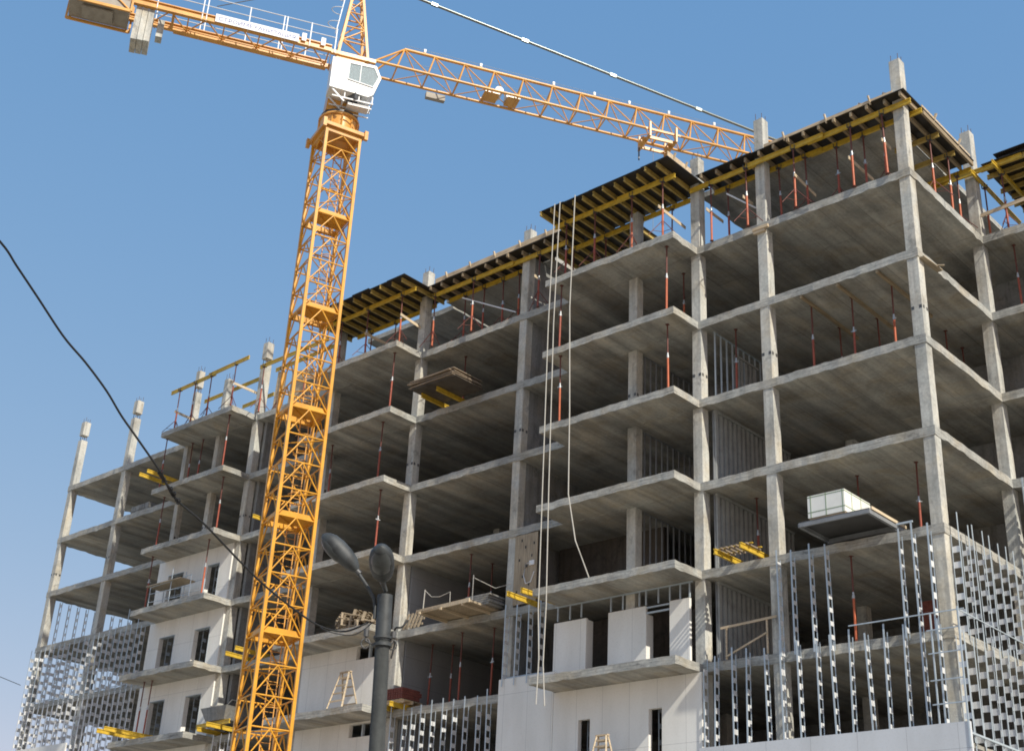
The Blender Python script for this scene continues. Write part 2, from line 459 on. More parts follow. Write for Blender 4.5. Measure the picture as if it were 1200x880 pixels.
# rope bay: tall wall, and board pieces on the balcony above it
opsC = [(-14.3, -13.76, 5.8, 8.79), (-11.16, -10.6, 5.8, 8.87)]
ob = panel('white_wall', 'white', -15.5, -8.95, GROUND, 9.895, -.22, -.03, opsC)
for o in opsC: rungs(o[0]+.22, .05, .3, o[2], o[3], ob)
panel('white_wall', 'white', -18.3, -15.52, GROUND, 10.7, -.22, -.03)
ob = panel('white_wall', 'white', -15.7, -14.15, 10.2, 12.55, -.1, .02)
part(MB().box(-14.149, -14.13, -.1, .3, 10.2, 12.5), 'return_board', 'white', ob)
ob = panel('white_wall', 'white', -13.1, -11.4, 10.2, 12.58, -.1, .02)
part(MB().box(-11.399, -11.375, -.1, .32, 10.2, 12.3), 'return_board', 'white', ob)
panel('white_wall', 'white', -10.35, -9.5, 10.2, 12.6, -.1, .02)
mb = MB()
HF = part(MB().box(-15.7, -9.4, -.07, .0, 13.15, 13.197), 'window_head_frame', 'galv', B)
for x in (-15.6, -15.0, -14.45, -13.05, -12.5, -11.75, -11.45, -10.9, -10.4, -9.95, -9.55): part(MB().box(x, x+.045, -.06, -.005, 12.62, 13.149), 'head_stud', 'galv', HF)
part(MB().box(-11.4, -10.35, -.06, 0, 12.30, 12.36), 'lintel', 'galv', HF); part(MB().box(-11.4, -10.35, -.058, 0, 12.50, 12.55), 'lintel', 'galv', HF)
part(MB().box(-11.3, -10.0, 1.2, 1.25, 10.3, 12.6), 'shade_board', 'dark', B)  # dark board painting the interior shade behind the balcony openings
part(MB().box(-16.0, -11.6, 2.0, 2.1, 10.3, 13.1), 'shade_board', 'dark', B)  # second dark board for the shade deeper inside
panel('white_wall', 'bluewhite', -8.94, .38, GROUND, 7.34, -.42, -.32)
panel('white_wall', 'white', -54.0, -49.0, 3.0, 10.9, -.45, -.36)
# upright sheet closing the end of the rope bay
ob = panel('plywood_hoarding', 'plywood', -17.94, -16.75, 13.6, 16.45, -.06, -.02)
mb = MB()
for a, c in ((.12, .3), (.4, .9), (.75, .55), (.2, 1.6), (.85, 1.7), (.5, 2.1), (.3, 2.4), (.95, 2.2), (.6, 1.3)):
    mb.box(-17.9+a, -17.84+a, -.067, -.061, 13.75+c, 13.86+c)
part(mb, 'hole', 'black', ob)
mb = MB().tube([(-17.0, -.12, 15.2), (-17.25, -.14, 15.15), (-17.35, -.14, 14.7), (-17.2, -.15, 14.35), (-16.95, -.15, 14.4), (-16.8, -.14, 14.8)], .02, 6)
mb.box(-17.1, -16.85, -.12, -.07, 15.1, 15.28); part(mb, 'cable_loop', 'plastic', ob)

# punched steel uprights standing in front of the slab edges
def stud_mesh(h, off, poke, depth=.26, w=.055):
    mb = MB()
    mb.box(-w/2, w/2, 0, .012, 0, h+poke)
    mb.box(-w/2+.005, w/2-.02, depth-.012, depth, 0, h)
    z = off
    while z < h-.2:
        mb.box(-.005, .005, .0121, depth-.0121, z, z+(.15, .17, .20)[int(off*100) % 3]); z += (.44, .50, .42)[int(off*37) % 3]
    return mb
studs_meshes = {}
def stud_obj(x, y, z0, h, off, poke, rot, parent):
    off = random.choice((.04, .11, .19, .26, .33, .40)); poke += random.choice((-.08, 0, 0, .1))
    key = (round(h, 2), round(off, 2), round(poke, 2))
    if key not in studs_meshes:
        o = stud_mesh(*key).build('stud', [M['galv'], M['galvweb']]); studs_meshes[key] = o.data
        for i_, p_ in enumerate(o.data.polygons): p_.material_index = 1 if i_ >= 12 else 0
    else:
        o = bpy.data.objects.new('stud', studs_meshes[key]); COL.objects.link(o)
    o.parent = parent; o.location = Vector((x, y, z0)) - root_loc(parent)
    o.rotation_euler = (random.gauss(0, .006), random.gauss(0, .008), rot); return o
def frame_part(mb): return part(mb, 'stud_frame', 'galv', B)

# corner bay, two tiers
f1 = frame_part(MB().box(-8.7, .2, -.06, -.035, 7.36, 7.42))
for i, x in enumerate((-8.8, -8.4, -7.67, -7.15, -6.38, -5.8, -5.18, -4.5, -3.95, -3.37, -2.72, -2.17, -1.52, -.94, -.4)):
    stud_obj(x, -.3, 7.3, 3.05, (.05, .2, .33)[i % 3], (.1, .0, .2)[i % 3] if x > -8.7 else -.4, 0, f1)
f2 = frame_part(MB().box(-3.3, .5, -.36, -.325, 10.62, 10.655))
part(MB().box(-1.45, -.9, -.3, -.25, 13.62, 13.68), 'head_rail', 'galv', f2)
for i, (x, zt) in enumerate(((-5.79, 13.5), (-5.27, 13.5), (-4.57, 13.5), (-3.96, 13.45), (-1.41, 13.5), (-.94, 13.5), (-.44, 13.5))):
    stud_obj(x, -.3, 10.0, 3.3, (.1, .28, .4)[i % 3], zt-13.3, 0, f2)
# rope bay end and the bay left of it
f3 = frame_part(MB().box(-18.2, -16.2, -.06, -.035, 10.75, 10.8))
for i, x in enumerate((-18.08, -17.47, -16.82, -16.25)): stud_obj(x, -.3, 10.4, 2.8, (.1, .3)[i % 2], .4, 0, f3)
f4 = frame_part(MB().box(-24.2, -18.6, -.06, -.035, 6.95, 7.0))
for i, x in enumerate((-24.14, -23.46, -22.95, -22.4, -21.8, -21.18, -20.6, -20.0, -19.3, -18.75)):
    stud_obj(x, -.3, 6.8, 3.1, (.05, .22, .36)[i % 3], (.3, .4, .2, .35)[i % 4], 0, f4)
# right-hand return, three tiers
f5 = frame_part(MB().box(.31, .335, -.3, 5.7, 10.62, 10.65))
for i, y in enumerate((.32, .99, 1.4, 2.17, 2.53, 3.31, 3.79, 4.46, 5.12, 5.6)):
    stud_obj(.3, y, 10.0, 3.2, (.05, .2, .33)[i % 3], (.6, .55, .5)[i % 3], PI/2, f5)
f6 = frame_part(MB().box(.31, .36, -.3, 5.7, 7.0, 7.06))
for i, y in enumerate((.02, .68, 1.29, 1.99, 2.5, 3.05, 3.6, 4.2, 4.8, 5.4)):
    stud_obj(.3, y, 6.8, 3.15, (.3, .1, .2)[i % 3], (.2, .05, .3)[i % 3], PI/2, f6)
f7 = frame_part(MB().box(.31, .36, -.3, 5.7, 3.6, 3.66))
for i, y in enumerate((.1, .7, 1.3, 1.9, 2.5, 3.1, 3.7)): stud_obj(.3, y, 3.6, 3.1, .2, .1, PI/2, f7)
# corner ladder frame
mb = MB().bar((.34, -.42, 6.6), (.34, -.42, 10.7), .045, .045).bar((-.55, -.38, 7.0), (-.55, -.38, 10.6), .04, .04)
for z in (7.9, 8.6, 9.4, 10.1): mb.bar((-.7, -.4, z), (.34, -.42, z), .03, .035)
part(mb, 'corner_frame', 'galv', B)
# right wing beyond the return
f8 = frame_part(MB().box(.2, 3, 5.75, 5.78, 13.6, 13.65))
for i, x in enumerate((.45, .95, 1.45, 2.0, 2.5)): stud_obj(x, 5.6, 13.3, 3.2, (.1, .3)[i % 2], .1, 0, f8)
# far open wing: the nearest uprights one by one, the remaining ones as one part
f9 = frame_part(MB().box(-55.0, -43.6, -.06, -.035, 13.55, 13.6))
x = -54.85; i = 0
while x < -43.5:
    stud_obj(x, -.3, 13.3, 3.15, (.05, .2, .33)[i % 3], (.2, .35, .1, 1.2)[i % 4] if x > -47 else .12, 0, f9); x += .5; i += 1
far = MB()
def far_stud(x, y, z0, h, off, rot, poke=0):
    off = random.choice((.04, .11, .19, .26, .33, .40))
    far.add(*(lambda m: ([tuple(Matrix.Translation((x, y, z0)) @ Matrix.Rotation(rot, 4, 'Z') @ Vector(p)) for p in m.v], m.f))(stud_mesh(h, off, poke)))
x = -54.85; i = 0
while x < -43.5:
    far_stud(x, -.3, 10.0, 3.15, (.2, .05, .36)[i % 3], 0, .1)
    far_stud(x, -.3, 6.7, 3.15, (.2, .05, .36)[i % 3], 0, .1); x += .5; i += 1
for z0, h, ys in ((16.85, 2.93, 10), (13.55, 2.93, 9), (10.25, 2.93, 9)):
    for j in range(ys): far_stud(-55.3, .5+.585*j, z0, h, (.1, .25, .4)[j % 3], -PI/2)
for j, x in enumerate((-36.2, -35.6, -35.0)): far_stud(x, -.3, 6.8, 3.2, (.1, .3)[j % 2], 0, .2)
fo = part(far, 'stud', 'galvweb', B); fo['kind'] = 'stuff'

# ------------------------------------------------------------------ roof formwork
DK = 29.73          # underside of the plywood
def deck(label, x0, x1, y0, y1, jx, jmat='h20b', edge=None, along='y', jy0=None, jy1=None, z=DK, extra=None):
    d = empty('formwork_deck', ((x0+x1)/2, (y0+y1)/2, z), label, 'formwork', 'plywood roof formwork decks')
    mb = MB(); n = max(1, round((x1-x0)/1.25)); m_ = max(1, round((y1-y0)/2.5))
    for i in range(n):
        for j in range(m_):
            a = x0+(x1-x0)*i/n; c = x0+(x1-x0)*(i+1)/n; e = y0+(y1-y0)*j/m_; f_ = y0+(y1-y0)*(j+1)/m_
            sh = random.uniform(-.05, .05) if j == 0 else 0; zz = random.uniform(0, .012)
            part(MB().box(a+.004, c-.004, e+sh, f_-.004, z+zz, z+zz+.03), 'plywood_sheet', 'ply', d)
    ya = (y0 if jy0 is None else jy0); yb = (y1 if jy1 is None else jy1)
    for xx in jx:
        jit = random.uniform(-.16, .1); s = random.uniform(-.02, .02)
        mb = MB()
        if along == 'y':
            if jmat == 'h20b': mb.h20((xx, ya+jit+.1, z-.103), (xx+s, yb, z-.103))
            else: mb.bar((xx, ya+jit+.06, z-.103), (xx+s, yb, z-.103), .09, .19)
        else: mb.h20((x0+.05+jit, xx, z-.103), (x1, xx+s, z-.103))
        part(mb, 'joist', jmat, d)
    if edge:
        mb = MB()
        for (p, q) in edge:
            mb.bar(p, q, .03, .24 if x1 < -15 or x1 < -8 and x0 < -15 else .12)
        part(mb, 'edge_board', 'timberx', d)
        for (p, q) in edge:
            p = Vector(p); q = Vector(q); n = max(2, int((q-p).length/1.5))
            for i in range(n):
                c = p.lerp(q, (i+.5)/n); dv = (q-p).normalized(); nn = Vector((dv.y, -dv.x, 0))
                part(MB().bar(c-nn*.05+Vector((0, 0, -.12)), c+nn*.1+Vector((0, 0, .2)), .05, .09), 'kicker', 'timber', d)
    return d

rng = lambda a, b, st: [a+st*i for i in range(int((b-a)/st+1e-6)+1)]
deck('dark plywood roof deck on timber joists over the right-hand corner bays', -8.75, .25, -.42, .98, rng(-8.5, .1, .66), 'joist',
     edge=[((-5.6, -.40, DK+.09), (-.2, -.40, DK+.09))], jy0=-.42)
deck('narrow plywood roof deck along the sunlit right-hand return of the building', -.98, .27, 1.0, 5.3, rng(-.8, .2, .5), 'joist',
     edge=[((.24, 1.0, DK+.09), (.24, 5.0, DK+.09))])
deck('jutting plywood roof deck with yellow joists over the rope-hung balcony', -15.5, -8.82, -2.2, .7, rng(-15.4, -8.9, .545),
     edge=[((-8.86, -2.2, DK+.16), (-8.86, -.6, DK+.16))])
deck('rear plywood roof deck deep behind the rope-hung balcony', -17.2, -12.7, .72, 4.2, rng(-17, -12.8, .6))
deck('plywood roof deck with pale edge board left of the hanging ropes', -23.9, -15.6, -.55, 1.03, rng(-23.7, -15.7, .7), 'joist',
     edge=[((-23.4, -.52, DK+.16), (-15.8, -.52, DK+.16))], jy0=-.5)
deck('jutting plywood roof deck with yellow joists right of the crane mast', -31.0, -23.85, -2.1, .9, rng(-30.8, -23.9, .66))
deck('plywood roof deck on yellow joists over the wing at the far right', .35, 8.5, 5.72, 10.5, rng(5.9, 10.3, .62), along='x')

def beam(label, p, q, group='yellow formwork beams under the roof decks', mat='h20'):
    p = Vector(p); q = Vector(q)
    mb = MB().h20(p, q)
    o = mb.build('formwork_beam', M[mat], None, p)
    return tag(o, label, 'beam', group)
ZB = DK-.103-.2-.003
beam('long yellow beam under the corner roof deck, poking out past the corner column', (-3.9, -.05, ZB), (.3, -.05, ZB))
beam('middle yellow beam under the corner roof deck, crossing the second column from the corner', (-6.6, -.14, ZB), (-3.2, -.14, ZB))
beam('yellow beam end under the corner roof deck beside the narrow bay column', (-9.3, -.05, ZB), (-6.2, -.05, ZB))
beam('inner yellow beam under the corner deck, short end showing right of the corner column', (-4.2, .72, ZB), (.35, .72, ZB))
beam('inner yellow beam behind the second column from the corner', (-8.6, .66, ZB), (-3.7, .66, ZB))
beam('short yellow cross beam under the return deck, nearest the corner column', (-1.6, 2.45, ZB), (.16, 2.45, ZB), mat='h20b')
beam('short yellow cross beam in the middle of the return deck', (-1.6, 3.9, ZB), (.1, 3.9, ZB), mat='h20b')
beam('yellow cross beam under the return deck just before the inner corner column', (-2.6, 5.3, ZB), (.12, 5.3, ZB))
beam('yellow beam across the inner corner column on the right', (-2.2, 5.85, ZB+.2), (1.9, 5.85, ZB+.2))
beam('bright yellow front beam under the rope bay deck, its end jutting right', (-12.0, -1.35, ZB), (-9.1, -1.35, ZB))
beam('yellow front beam at the rope bay deck, left piece crossed by the ropes', (-15.4, -1.27, ZB), (-11.4, -1.27, ZB))
beam('rear yellow beam under the rope bay deck, right piece by the narrow bay column', (-12.5, .5, ZB), (-9.0, .5, ZB))
beam('rear yellow beam under the rope bay deck, left piece in shadow', (-16.2, .58, ZB), (-12.1, .58, ZB))
beam('yellow front beam left of the hanging ropes, piece against the wall column', (-19.3, -.06, ZB), (-15.7, -.06, ZB))
beam('yellow front beam under the pale edged deck, piece next to the balcony column', (-23.9, -.14, ZB), (-18.8, -.14, ZB))
beam('inner yellow beam in shadow under the pale edged deck', (-23.6, .66, ZB), (-18.4, .66, ZB))
beam('yellow front beam beside the crane mast, right piece with a free end', (-27.6, -1.16, ZB), (-24.0, -1.16, ZB))
beam('yellow front beam beside the crane mast, left piece half hidden by the mast', (-31.0, -1.08, ZB), (-27.0, -1.08, ZB))
beam('rear yellow beam under the deck right of the crane mast', (-30.0, .62, ZB), (-24.4, .62, ZB))
beam('yellow beam resting on props high above the left balcony, left piece', (-43.6, -1.06, 29.42), (-39.4, -1.14, 29.42), 'yellow beams standing on props against the sky')
beam('yellow beam resting on props high above the left balcony, right piece', (-39.9, -1.23, 29.42), (-36.3, -1.32, 29.42), 'yellow beams standing on props against the sky')
beam('yellow beam behind the two cast columns above the left balcony', (-43.0, .75, 29.42), (-37.7, .70, 29.42), 'yellow beams standing on props against the sky')
beam('short low yellow beam between the columns above the left balcony', (-41.8, 2.5, 29.42), (-38.9, 2.42, 29.42), 'yellow beams standing on props against the sky')
beam('upper yellow beam passing behind the crane mast against the pale sheets', (-36.8, -.19, 29.42), (-31.3, -.19, 29.42), 'yellow beams standing on props against the sky')
beam('lower yellow beam passing behind the crane mast against the pale sheets', (-36.4, .55, 29.42), (-31.3, .5, 29.42), 'yellow beams standing on props against the sky')
beam('yellow cross beam at the far right wing, its end lit above the inner corner', (0.05, 5.45, ZB), (.0, 10.2, ZB))
beam('yellow cross beam at the far right wing, right of the lit first one', (.95, 5.3, ZB), (.9, 10.2, ZB))
beam('rightmost yellow cross beam under the far right wing deck', (2.6, 5.4, ZB), (2.55, 10.2, ZB))
# loose offcut sheets over the wing deck
tag(MB().box(.9, 3.6, 5.62, 7.4, DK+.20, DK+.23).bar((.95, 5.9, DK+.14), (3.6, 5.9, DK+.14), .08, .1).build('plywood_sheet', M['ply'], None, (2.2, 6.4, DK+.2)),
    'loose dark plywood sheet raised above the far right wing deck', 'plywood')

# ------------------------------------------------------------------ steel props
def make_prop(name, h, tri, head, col, lean=0):
    r = bpy.data.objects.new(name, None); COL.objects.link(r); r.empty_display_size = .2
    hl = h*.54
    MB().tube([(0, 0, .012), (0, 0, hl)], .043, 8).build('outer_tube', M[col], r)
    MB().tube([(0, 0, hl-.05), (0, 0, h-.011)], .030, 8).build('inner_tube', M['darkred'], r)
    mb = MB().tube([(0, 0, hl-.06), (0, 0, hl+.05)], .05, 8); mb.bar((-.10, 0, hl), (.10, .03, hl-.03), .025, .025)
    mb.tube([(.0, .0, hl+.06), (0, 0, hl+.15)], .036, 8)
    mb.build('collar_nut', M['collar'], r)
    MB().box(-.07, .07, -.07, .07, 0, .012).build('base_plate', M['darkred'], r)
    if head:
        mb = MB().box(-.09, .09, -.09, .09, h-.010, h)
        for sx in (-1, 1):
            for sy in (-1, 1): mb.box(sx*.075-.012, sx*.075+.012, sy*.075-.012, sy*.075+.012, h+.0005, h+.16)
        mb.build('fork_head', M['steel'], r)
    else: MB().box(-.07, .07, -.07, .07, h-.010, h-.001).build('top_plate', M['darkred'], r)
    if tri:
        tr = MB().tube([(0, 0, .62), (0, 0, .80)], .052, 8).build('tripod', M['red'], r)
        for k in range(3):
            a = 2*PI*k/3+.4; c, s = math.cos(a), math.sin(a)
            MB().tube([(.05*c, .05*s, .76), (.62*c, .62*s, .03)], .017, 6).tube([(.05*c, .05*s, .30), (.42*c, .42*s, .28)], .012, 5).build('tripod_leg', M['darkred'], tr)
    return r
Z8 = 8*H+T
HT = ZB-.1-Z8
HM = H-T
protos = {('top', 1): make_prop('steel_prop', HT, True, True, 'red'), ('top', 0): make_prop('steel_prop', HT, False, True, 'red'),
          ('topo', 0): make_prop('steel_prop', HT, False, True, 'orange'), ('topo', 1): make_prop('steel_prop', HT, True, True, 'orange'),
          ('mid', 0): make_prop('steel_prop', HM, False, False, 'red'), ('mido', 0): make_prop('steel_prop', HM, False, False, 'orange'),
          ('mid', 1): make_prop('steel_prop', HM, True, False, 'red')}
used = set()
labels_seen = {}
def place_prop(kind, tri, x, y, z, label, group):
    key = (kind, tri)
    if key in used: o = copy_tree(protos[key])
    else: used.add(key); o = protos[key]
    o.location = (x, y, z); o.rotation_euler = (random.gauss(0, .008), random.gauss(0, .008), random.uniform(0, 6.28))
    tag(o, label, 'prop', group)
rows = [
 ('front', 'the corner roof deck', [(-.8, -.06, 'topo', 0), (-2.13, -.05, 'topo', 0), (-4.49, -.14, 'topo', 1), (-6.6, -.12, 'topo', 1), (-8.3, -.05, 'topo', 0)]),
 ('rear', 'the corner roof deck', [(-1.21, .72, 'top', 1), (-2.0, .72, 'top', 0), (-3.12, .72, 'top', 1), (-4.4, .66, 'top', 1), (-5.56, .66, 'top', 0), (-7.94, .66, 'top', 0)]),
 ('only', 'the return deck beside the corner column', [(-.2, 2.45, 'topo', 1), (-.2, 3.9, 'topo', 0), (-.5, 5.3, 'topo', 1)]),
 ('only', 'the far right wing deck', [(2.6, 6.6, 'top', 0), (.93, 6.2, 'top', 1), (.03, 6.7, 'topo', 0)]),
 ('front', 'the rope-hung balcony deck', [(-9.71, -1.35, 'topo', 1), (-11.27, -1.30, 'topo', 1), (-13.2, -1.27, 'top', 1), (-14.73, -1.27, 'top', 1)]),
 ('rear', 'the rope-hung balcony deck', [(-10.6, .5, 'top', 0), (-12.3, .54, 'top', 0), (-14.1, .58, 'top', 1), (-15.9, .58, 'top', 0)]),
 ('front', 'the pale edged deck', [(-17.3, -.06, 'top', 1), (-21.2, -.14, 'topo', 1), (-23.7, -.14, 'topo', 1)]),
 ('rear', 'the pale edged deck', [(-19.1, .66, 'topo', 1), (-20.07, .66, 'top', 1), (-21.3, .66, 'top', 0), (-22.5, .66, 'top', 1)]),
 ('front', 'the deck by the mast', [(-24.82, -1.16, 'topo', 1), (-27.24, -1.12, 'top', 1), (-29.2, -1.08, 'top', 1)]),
 ('rear', 'the deck by the mast', [(-25.3, .62, 'top', 1), (-27.2, .62, 'top', 0), (-28.9, .62, 'top', 0)]),
 ('only', 'the bare beams above the left balcony', [(-37.4, -1.28, 'top', 1), (-39.65, -1.18, 'top', 1), (-41.2, -1.1, 'top', 1), (-42.7, -1.07, 'top', 1)]),
 ('only', 'the yellow beams left of the crane mast', [(-35.9, .55, 'top', 1), (-36.42, -.19, 'top', 1), (-33.8, .53, 'top', 1)]),
]
for row, what, lst in rows:
    lst = sorted(lst, key=lambda t: -t[0])
    for i, (x, y, kd, tri) in enumerate(lst):
        rw = '' if row == 'only' else ' in '+row+' row'
        place_prop(kd, tri, x, y, Z8+.002, 'red prop, %s from the right%s under %s' % (ORD[i], rw, what), 'red steel props under the roof formwork')
mid = [
 (8, -25.1, -1.14, 'mid', 'on the balcony right of the mast, just below the roof formwork'),
 (7, -25.61, -1.0, 'mid', 'on the balcony right of the mast, two floors below the formwork'),
 (7, -29.6, -.46, 'mid', 'close beside the crane mast, deep under the second balcony'),
 (6, -25.39, -.94, 'mid', 'on the balcony just above the street lamp heads'),
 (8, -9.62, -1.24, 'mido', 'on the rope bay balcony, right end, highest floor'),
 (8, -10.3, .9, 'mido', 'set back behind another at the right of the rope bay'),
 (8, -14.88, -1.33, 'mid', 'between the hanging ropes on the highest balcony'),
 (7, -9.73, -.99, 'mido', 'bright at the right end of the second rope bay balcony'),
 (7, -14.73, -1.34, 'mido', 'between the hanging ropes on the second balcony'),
 (8, -37.31, -1.29, 'mid', 'at the right end of the left balcony, topmost storey'),
 (8, -42.88, -1.26, 'mid', 'at the left end of the left balcony, topmost storey'),
 (8, -42.15, -.1, 'mid', 'in shadow behind the left end of the topmost left balcony'),
 (8, -41.29, -.1, 'mid', 'in shadow between the two small columns of the left balcony'),
 (7, -37.56, -.92, 'mid', 'at the right end of the open left balcony above the white wall'),
 (7, -42.71, -.98, 'mid', 'at the left end of the open left balcony above the white wall'),
 (6, -37.78, -1.07, 'mido', 'orange, before the upper door opening in the left white wall'),
 (6, -42.74, -.99, 'mid', 'dark, at the left end of the balcony with the plank scaffold'),
 (4, -41.95, -.8, 'mid', 'left one of two before the lowest left window opening'),
 (4, -41.3, -.8, 'mid', 'right one of two before the lowest left window opening'),
 (7, -4.69, .93, 'mid', 'leftmost of the front three in the corner bay'),
 (7, -4.7, 3.11, 'mid', 'deep at left in the corner bay'),
 (7, -3.23, 1.27, 'mid', 'middle of the front three in the corner bay'),
 (7, -3.22, 3.27, 'mid', 'deep in the middle of the corner bay'),
 (7, -1.68, 1.27, 'mido', 'bright footed, nearest left of the corner column'),
 (7, -1.74, 5.66, 'mid', 'seen just right of the corner column'),
 (7, -1.81, 7.29, 'mid', 'seen behind the sunlit return, deeper one'),
 (7, -7.93, .87, 'mid', 'in the narrow bay before the bare uprights'),
 (5, -1.62, 1.83, 'mid', 'behind the white crate platform, next to the corner column'),
 (5, -3.78, 1.87, 'mid', 'directly above the white crate'),
 (5, -7.77, 1.77, 'mid', 'in the narrow bay above the yellow beam bundle'),
 (4, -3.51, .5, 'mido', 'bright orange, low in the corner bay below the crate platform'),
 (8, -22.68, 1.1, 'mid', 'behind the stack of plywood sheets'),
 (5, -21.17, .73, 'mid', 'behind the timber loading platform, front one'),
 (5, -21.25, 2.15, 'mid', 'behind the timber loading platform, deeper one'),
 (4, -21.41, .76, 'mid', 'above the bare uprights by the lamp, middle of the bay'),
 (4, -19.79, .91, 'mid', 'above the bare uprights by the lamp, right of the bay'),
 (4, -23.9, 1.46, 'mid', 'thin and dark, leftmost behind the red tile stack'),
 (4, -23.2, 2.04, 'mid', 'thin and dark, second behind the red tile stack'),
 (8, .88, 6.67, 'mid', 'alone in the far right wing under the top floor'),
]
for k, x, y, kd, where in mid:
    place_prop(kd, 0, x, y, H*(k-1)+T+.001, 'red steel prop ' + where, 'single props between the finished floors')
# props whose prototype was never placed are removed
for key, o in protos.items():
    if key not in used:
        for c in list(o.children_recursive): bpy.data.objects.remove(c)
        bpy.data.objects.remove(o)

# planks tied to the props
def plank(label, p, q, w=.03, h=.14, mat='timber'):
    o = MB().bar(p, q, w, h).build('timber_plank', M[mat], None, p); return tag(o, label, 'plank', 'pale planks tied to the props')
plank('pale plank tied to the prop nearest the corner column', (-.86, -.2, 28.15), (-.86, .5, 28.15))
plank('pale plank running back from the second prop left of the corner column', (-2.2, -.2, 27.95), (-2.2, 1.7, 27.95))
plank('pale plank on the prop right of the second column', (-4.42, -.25, 28.1), (-4.42, 1.3, 27.95))
plank('short pale plank on the prop left of the second column', (-6.67, -.3, 28.0), (-6.67, .4, 28.0))
plank('long pale plank on the prop at the right end of the rope bay deck', (-9.78, -1.55, 28.15), (-9.78, .3, 28.05))
plank('plank in shadow beside the narrow bay column', (-8.37, -.3, 28.1), (-8.37, .9, 28.1))
plank('short plank end left of the hanging ropes', (-17.36, -.3, 28.2), (-17.36, .1, 28.2))
plank('white plank on the prop at the free balcony corner right of the mast', (-24.75, -1.3, 28.25), (-24.75, .4, 28.05))
plank('grey plank beside the crane mast under the joists', (-27.17, -1.3, 28.0), (-27.17, .9, 28.0))
plank('slanting pale plank above the left balcony, right end', (-37.5, -1.45, 28.3), (-37.15, .5, 28.1))
plank('short slanting plank above the left balcony, left end', (-42.75, -1.2, 28.05), (-42.6, .6, 27.9))
plank('pale plank low under the far right wing deck', (.0, 6.0, 27.7), (3.5, 5.95, 27.85), .03, .16, 'timberx')
tag(MB().bar((-22.0, -.05, 28.75), (-18.9, .3, 27.15), .05, .05).build('timber_plank', M['rail'], None, (-22, 0, 28)), 'long white tube leaning diagonally between props under the pale edged deck', 'plank')
tag(MB().bar((-7.6, .0, 28.65), (-6.1, .5, 27.4), .05, .05).build('timber_plank', M['rail'], None, (-7, 0, 28)), 'white tube leaning diagonally left of the second column', 'plank')

# pale sheets and remains around the cast columns above the left floors
mb = MB()
for x0, x1, y, z1 in ((-36.3, -35.5, .55, 29.3), (-35.4, -33.6, .8, 29.1), (-33.5, -31.6, .8, 28.6)):
    mb.add([(x0, y, Z8), (x1, y, Z8), (x1, y+.02, z1-.25), (x0+.1, y+.02, z1)], [(0, 1, 2, 3)])
    mb.add([(x0, y+.05, Z8), (x1, y+.05, Z8), (x1, y+.07, z1-.25), (x0+.1, y+.07, z1)], [(3, 2, 1, 0)])
tag(mb.build('formwork_sheet', M['timberx'], None, (-34, .7, Z8)), 'pale wall formwork sheets standing on the roof behind the crane mast', 'sheet')
mb = MB().prism([(-42.6, .5), (-40.5, .5), (-40.5, .58), (-42.6, .58)], Z8, 28.2)
tag(mb.build('formwork_sheet', M['conc'], None, (-41.5, .5, Z8)), 'grey wall sheet standing between the cast columns above the left balcony', 'sheet')
mb = MB(); vs = []
for i in range(9):
    for j in range(5):
        vs.append((-1.75+i*.16+random.uniform(-.04, .04), -.25+j*.16, DK+.06+.22*math.sin(i*1.1+j)**2+random.uniform(0, .14)))
mb.add(vs, [(i*5+j, (i+1)*5+j, (i+1)*5+j+1, i*5+j+1) for i in range(8) for j in range(4)])
tag(mb.build('plastic_sheet', M['plastic'], None, (-1.2, 0, DK)), 'crumpled white plastic sheet on the roof deck left of the corner column', 'plastic sheet')

# ------------------------------------------------------------------ ropes
def rope(label, pts, r=.022, name='rope', mat='rope', cat='rope', group='pale ropes hanging down the balconies'):
    out = []
    for i in range(len(pts)-1):
        a = Vector(pts[i]); c = Vector(pts[i+1]); n = max(2, int((c-a).length/.6))
        for k in range(n): out.append(a.lerp(c, k/n))
    out.append(Vector(pts[-1]))
    return tag(MB().tube(out, r, 6).build(name, M[mat], None, pts[0]), label, cat, group)
rope('left one of the pair of pale ropes hanging from the roof deck', [(-14.62, -2.24, 29.80), (-14.66, -2.3, 24), (-14.62, -2.3, 17), (-14.6, -2.29, 12.4), (-14.5, -2.27, 10.6), (-14.56, -2.26, 9.0)])
rope('right one of the pair of pale ropes hanging from the roof deck', [(-14.33, -2.24, 29.80), (-14.38, -2.3, 24), (-14.3, -2.31, 17), (-14.22, -2.3, 12.5), (-14.28, -2.28, 10.4), (-14.15, -2.27, 8.9)])
rope('separate pale rope right of the pair, swinging in onto the lower balcony', [(-13.52, -2.24, 29.80), (-13.56, -2.3, 24.5), (-13.4, -2.3, 20), (-13.35, -2.28, 16.6), (-13.1, -2.1, 14.8), (-12.75, -1.7, 13.45)], .023)

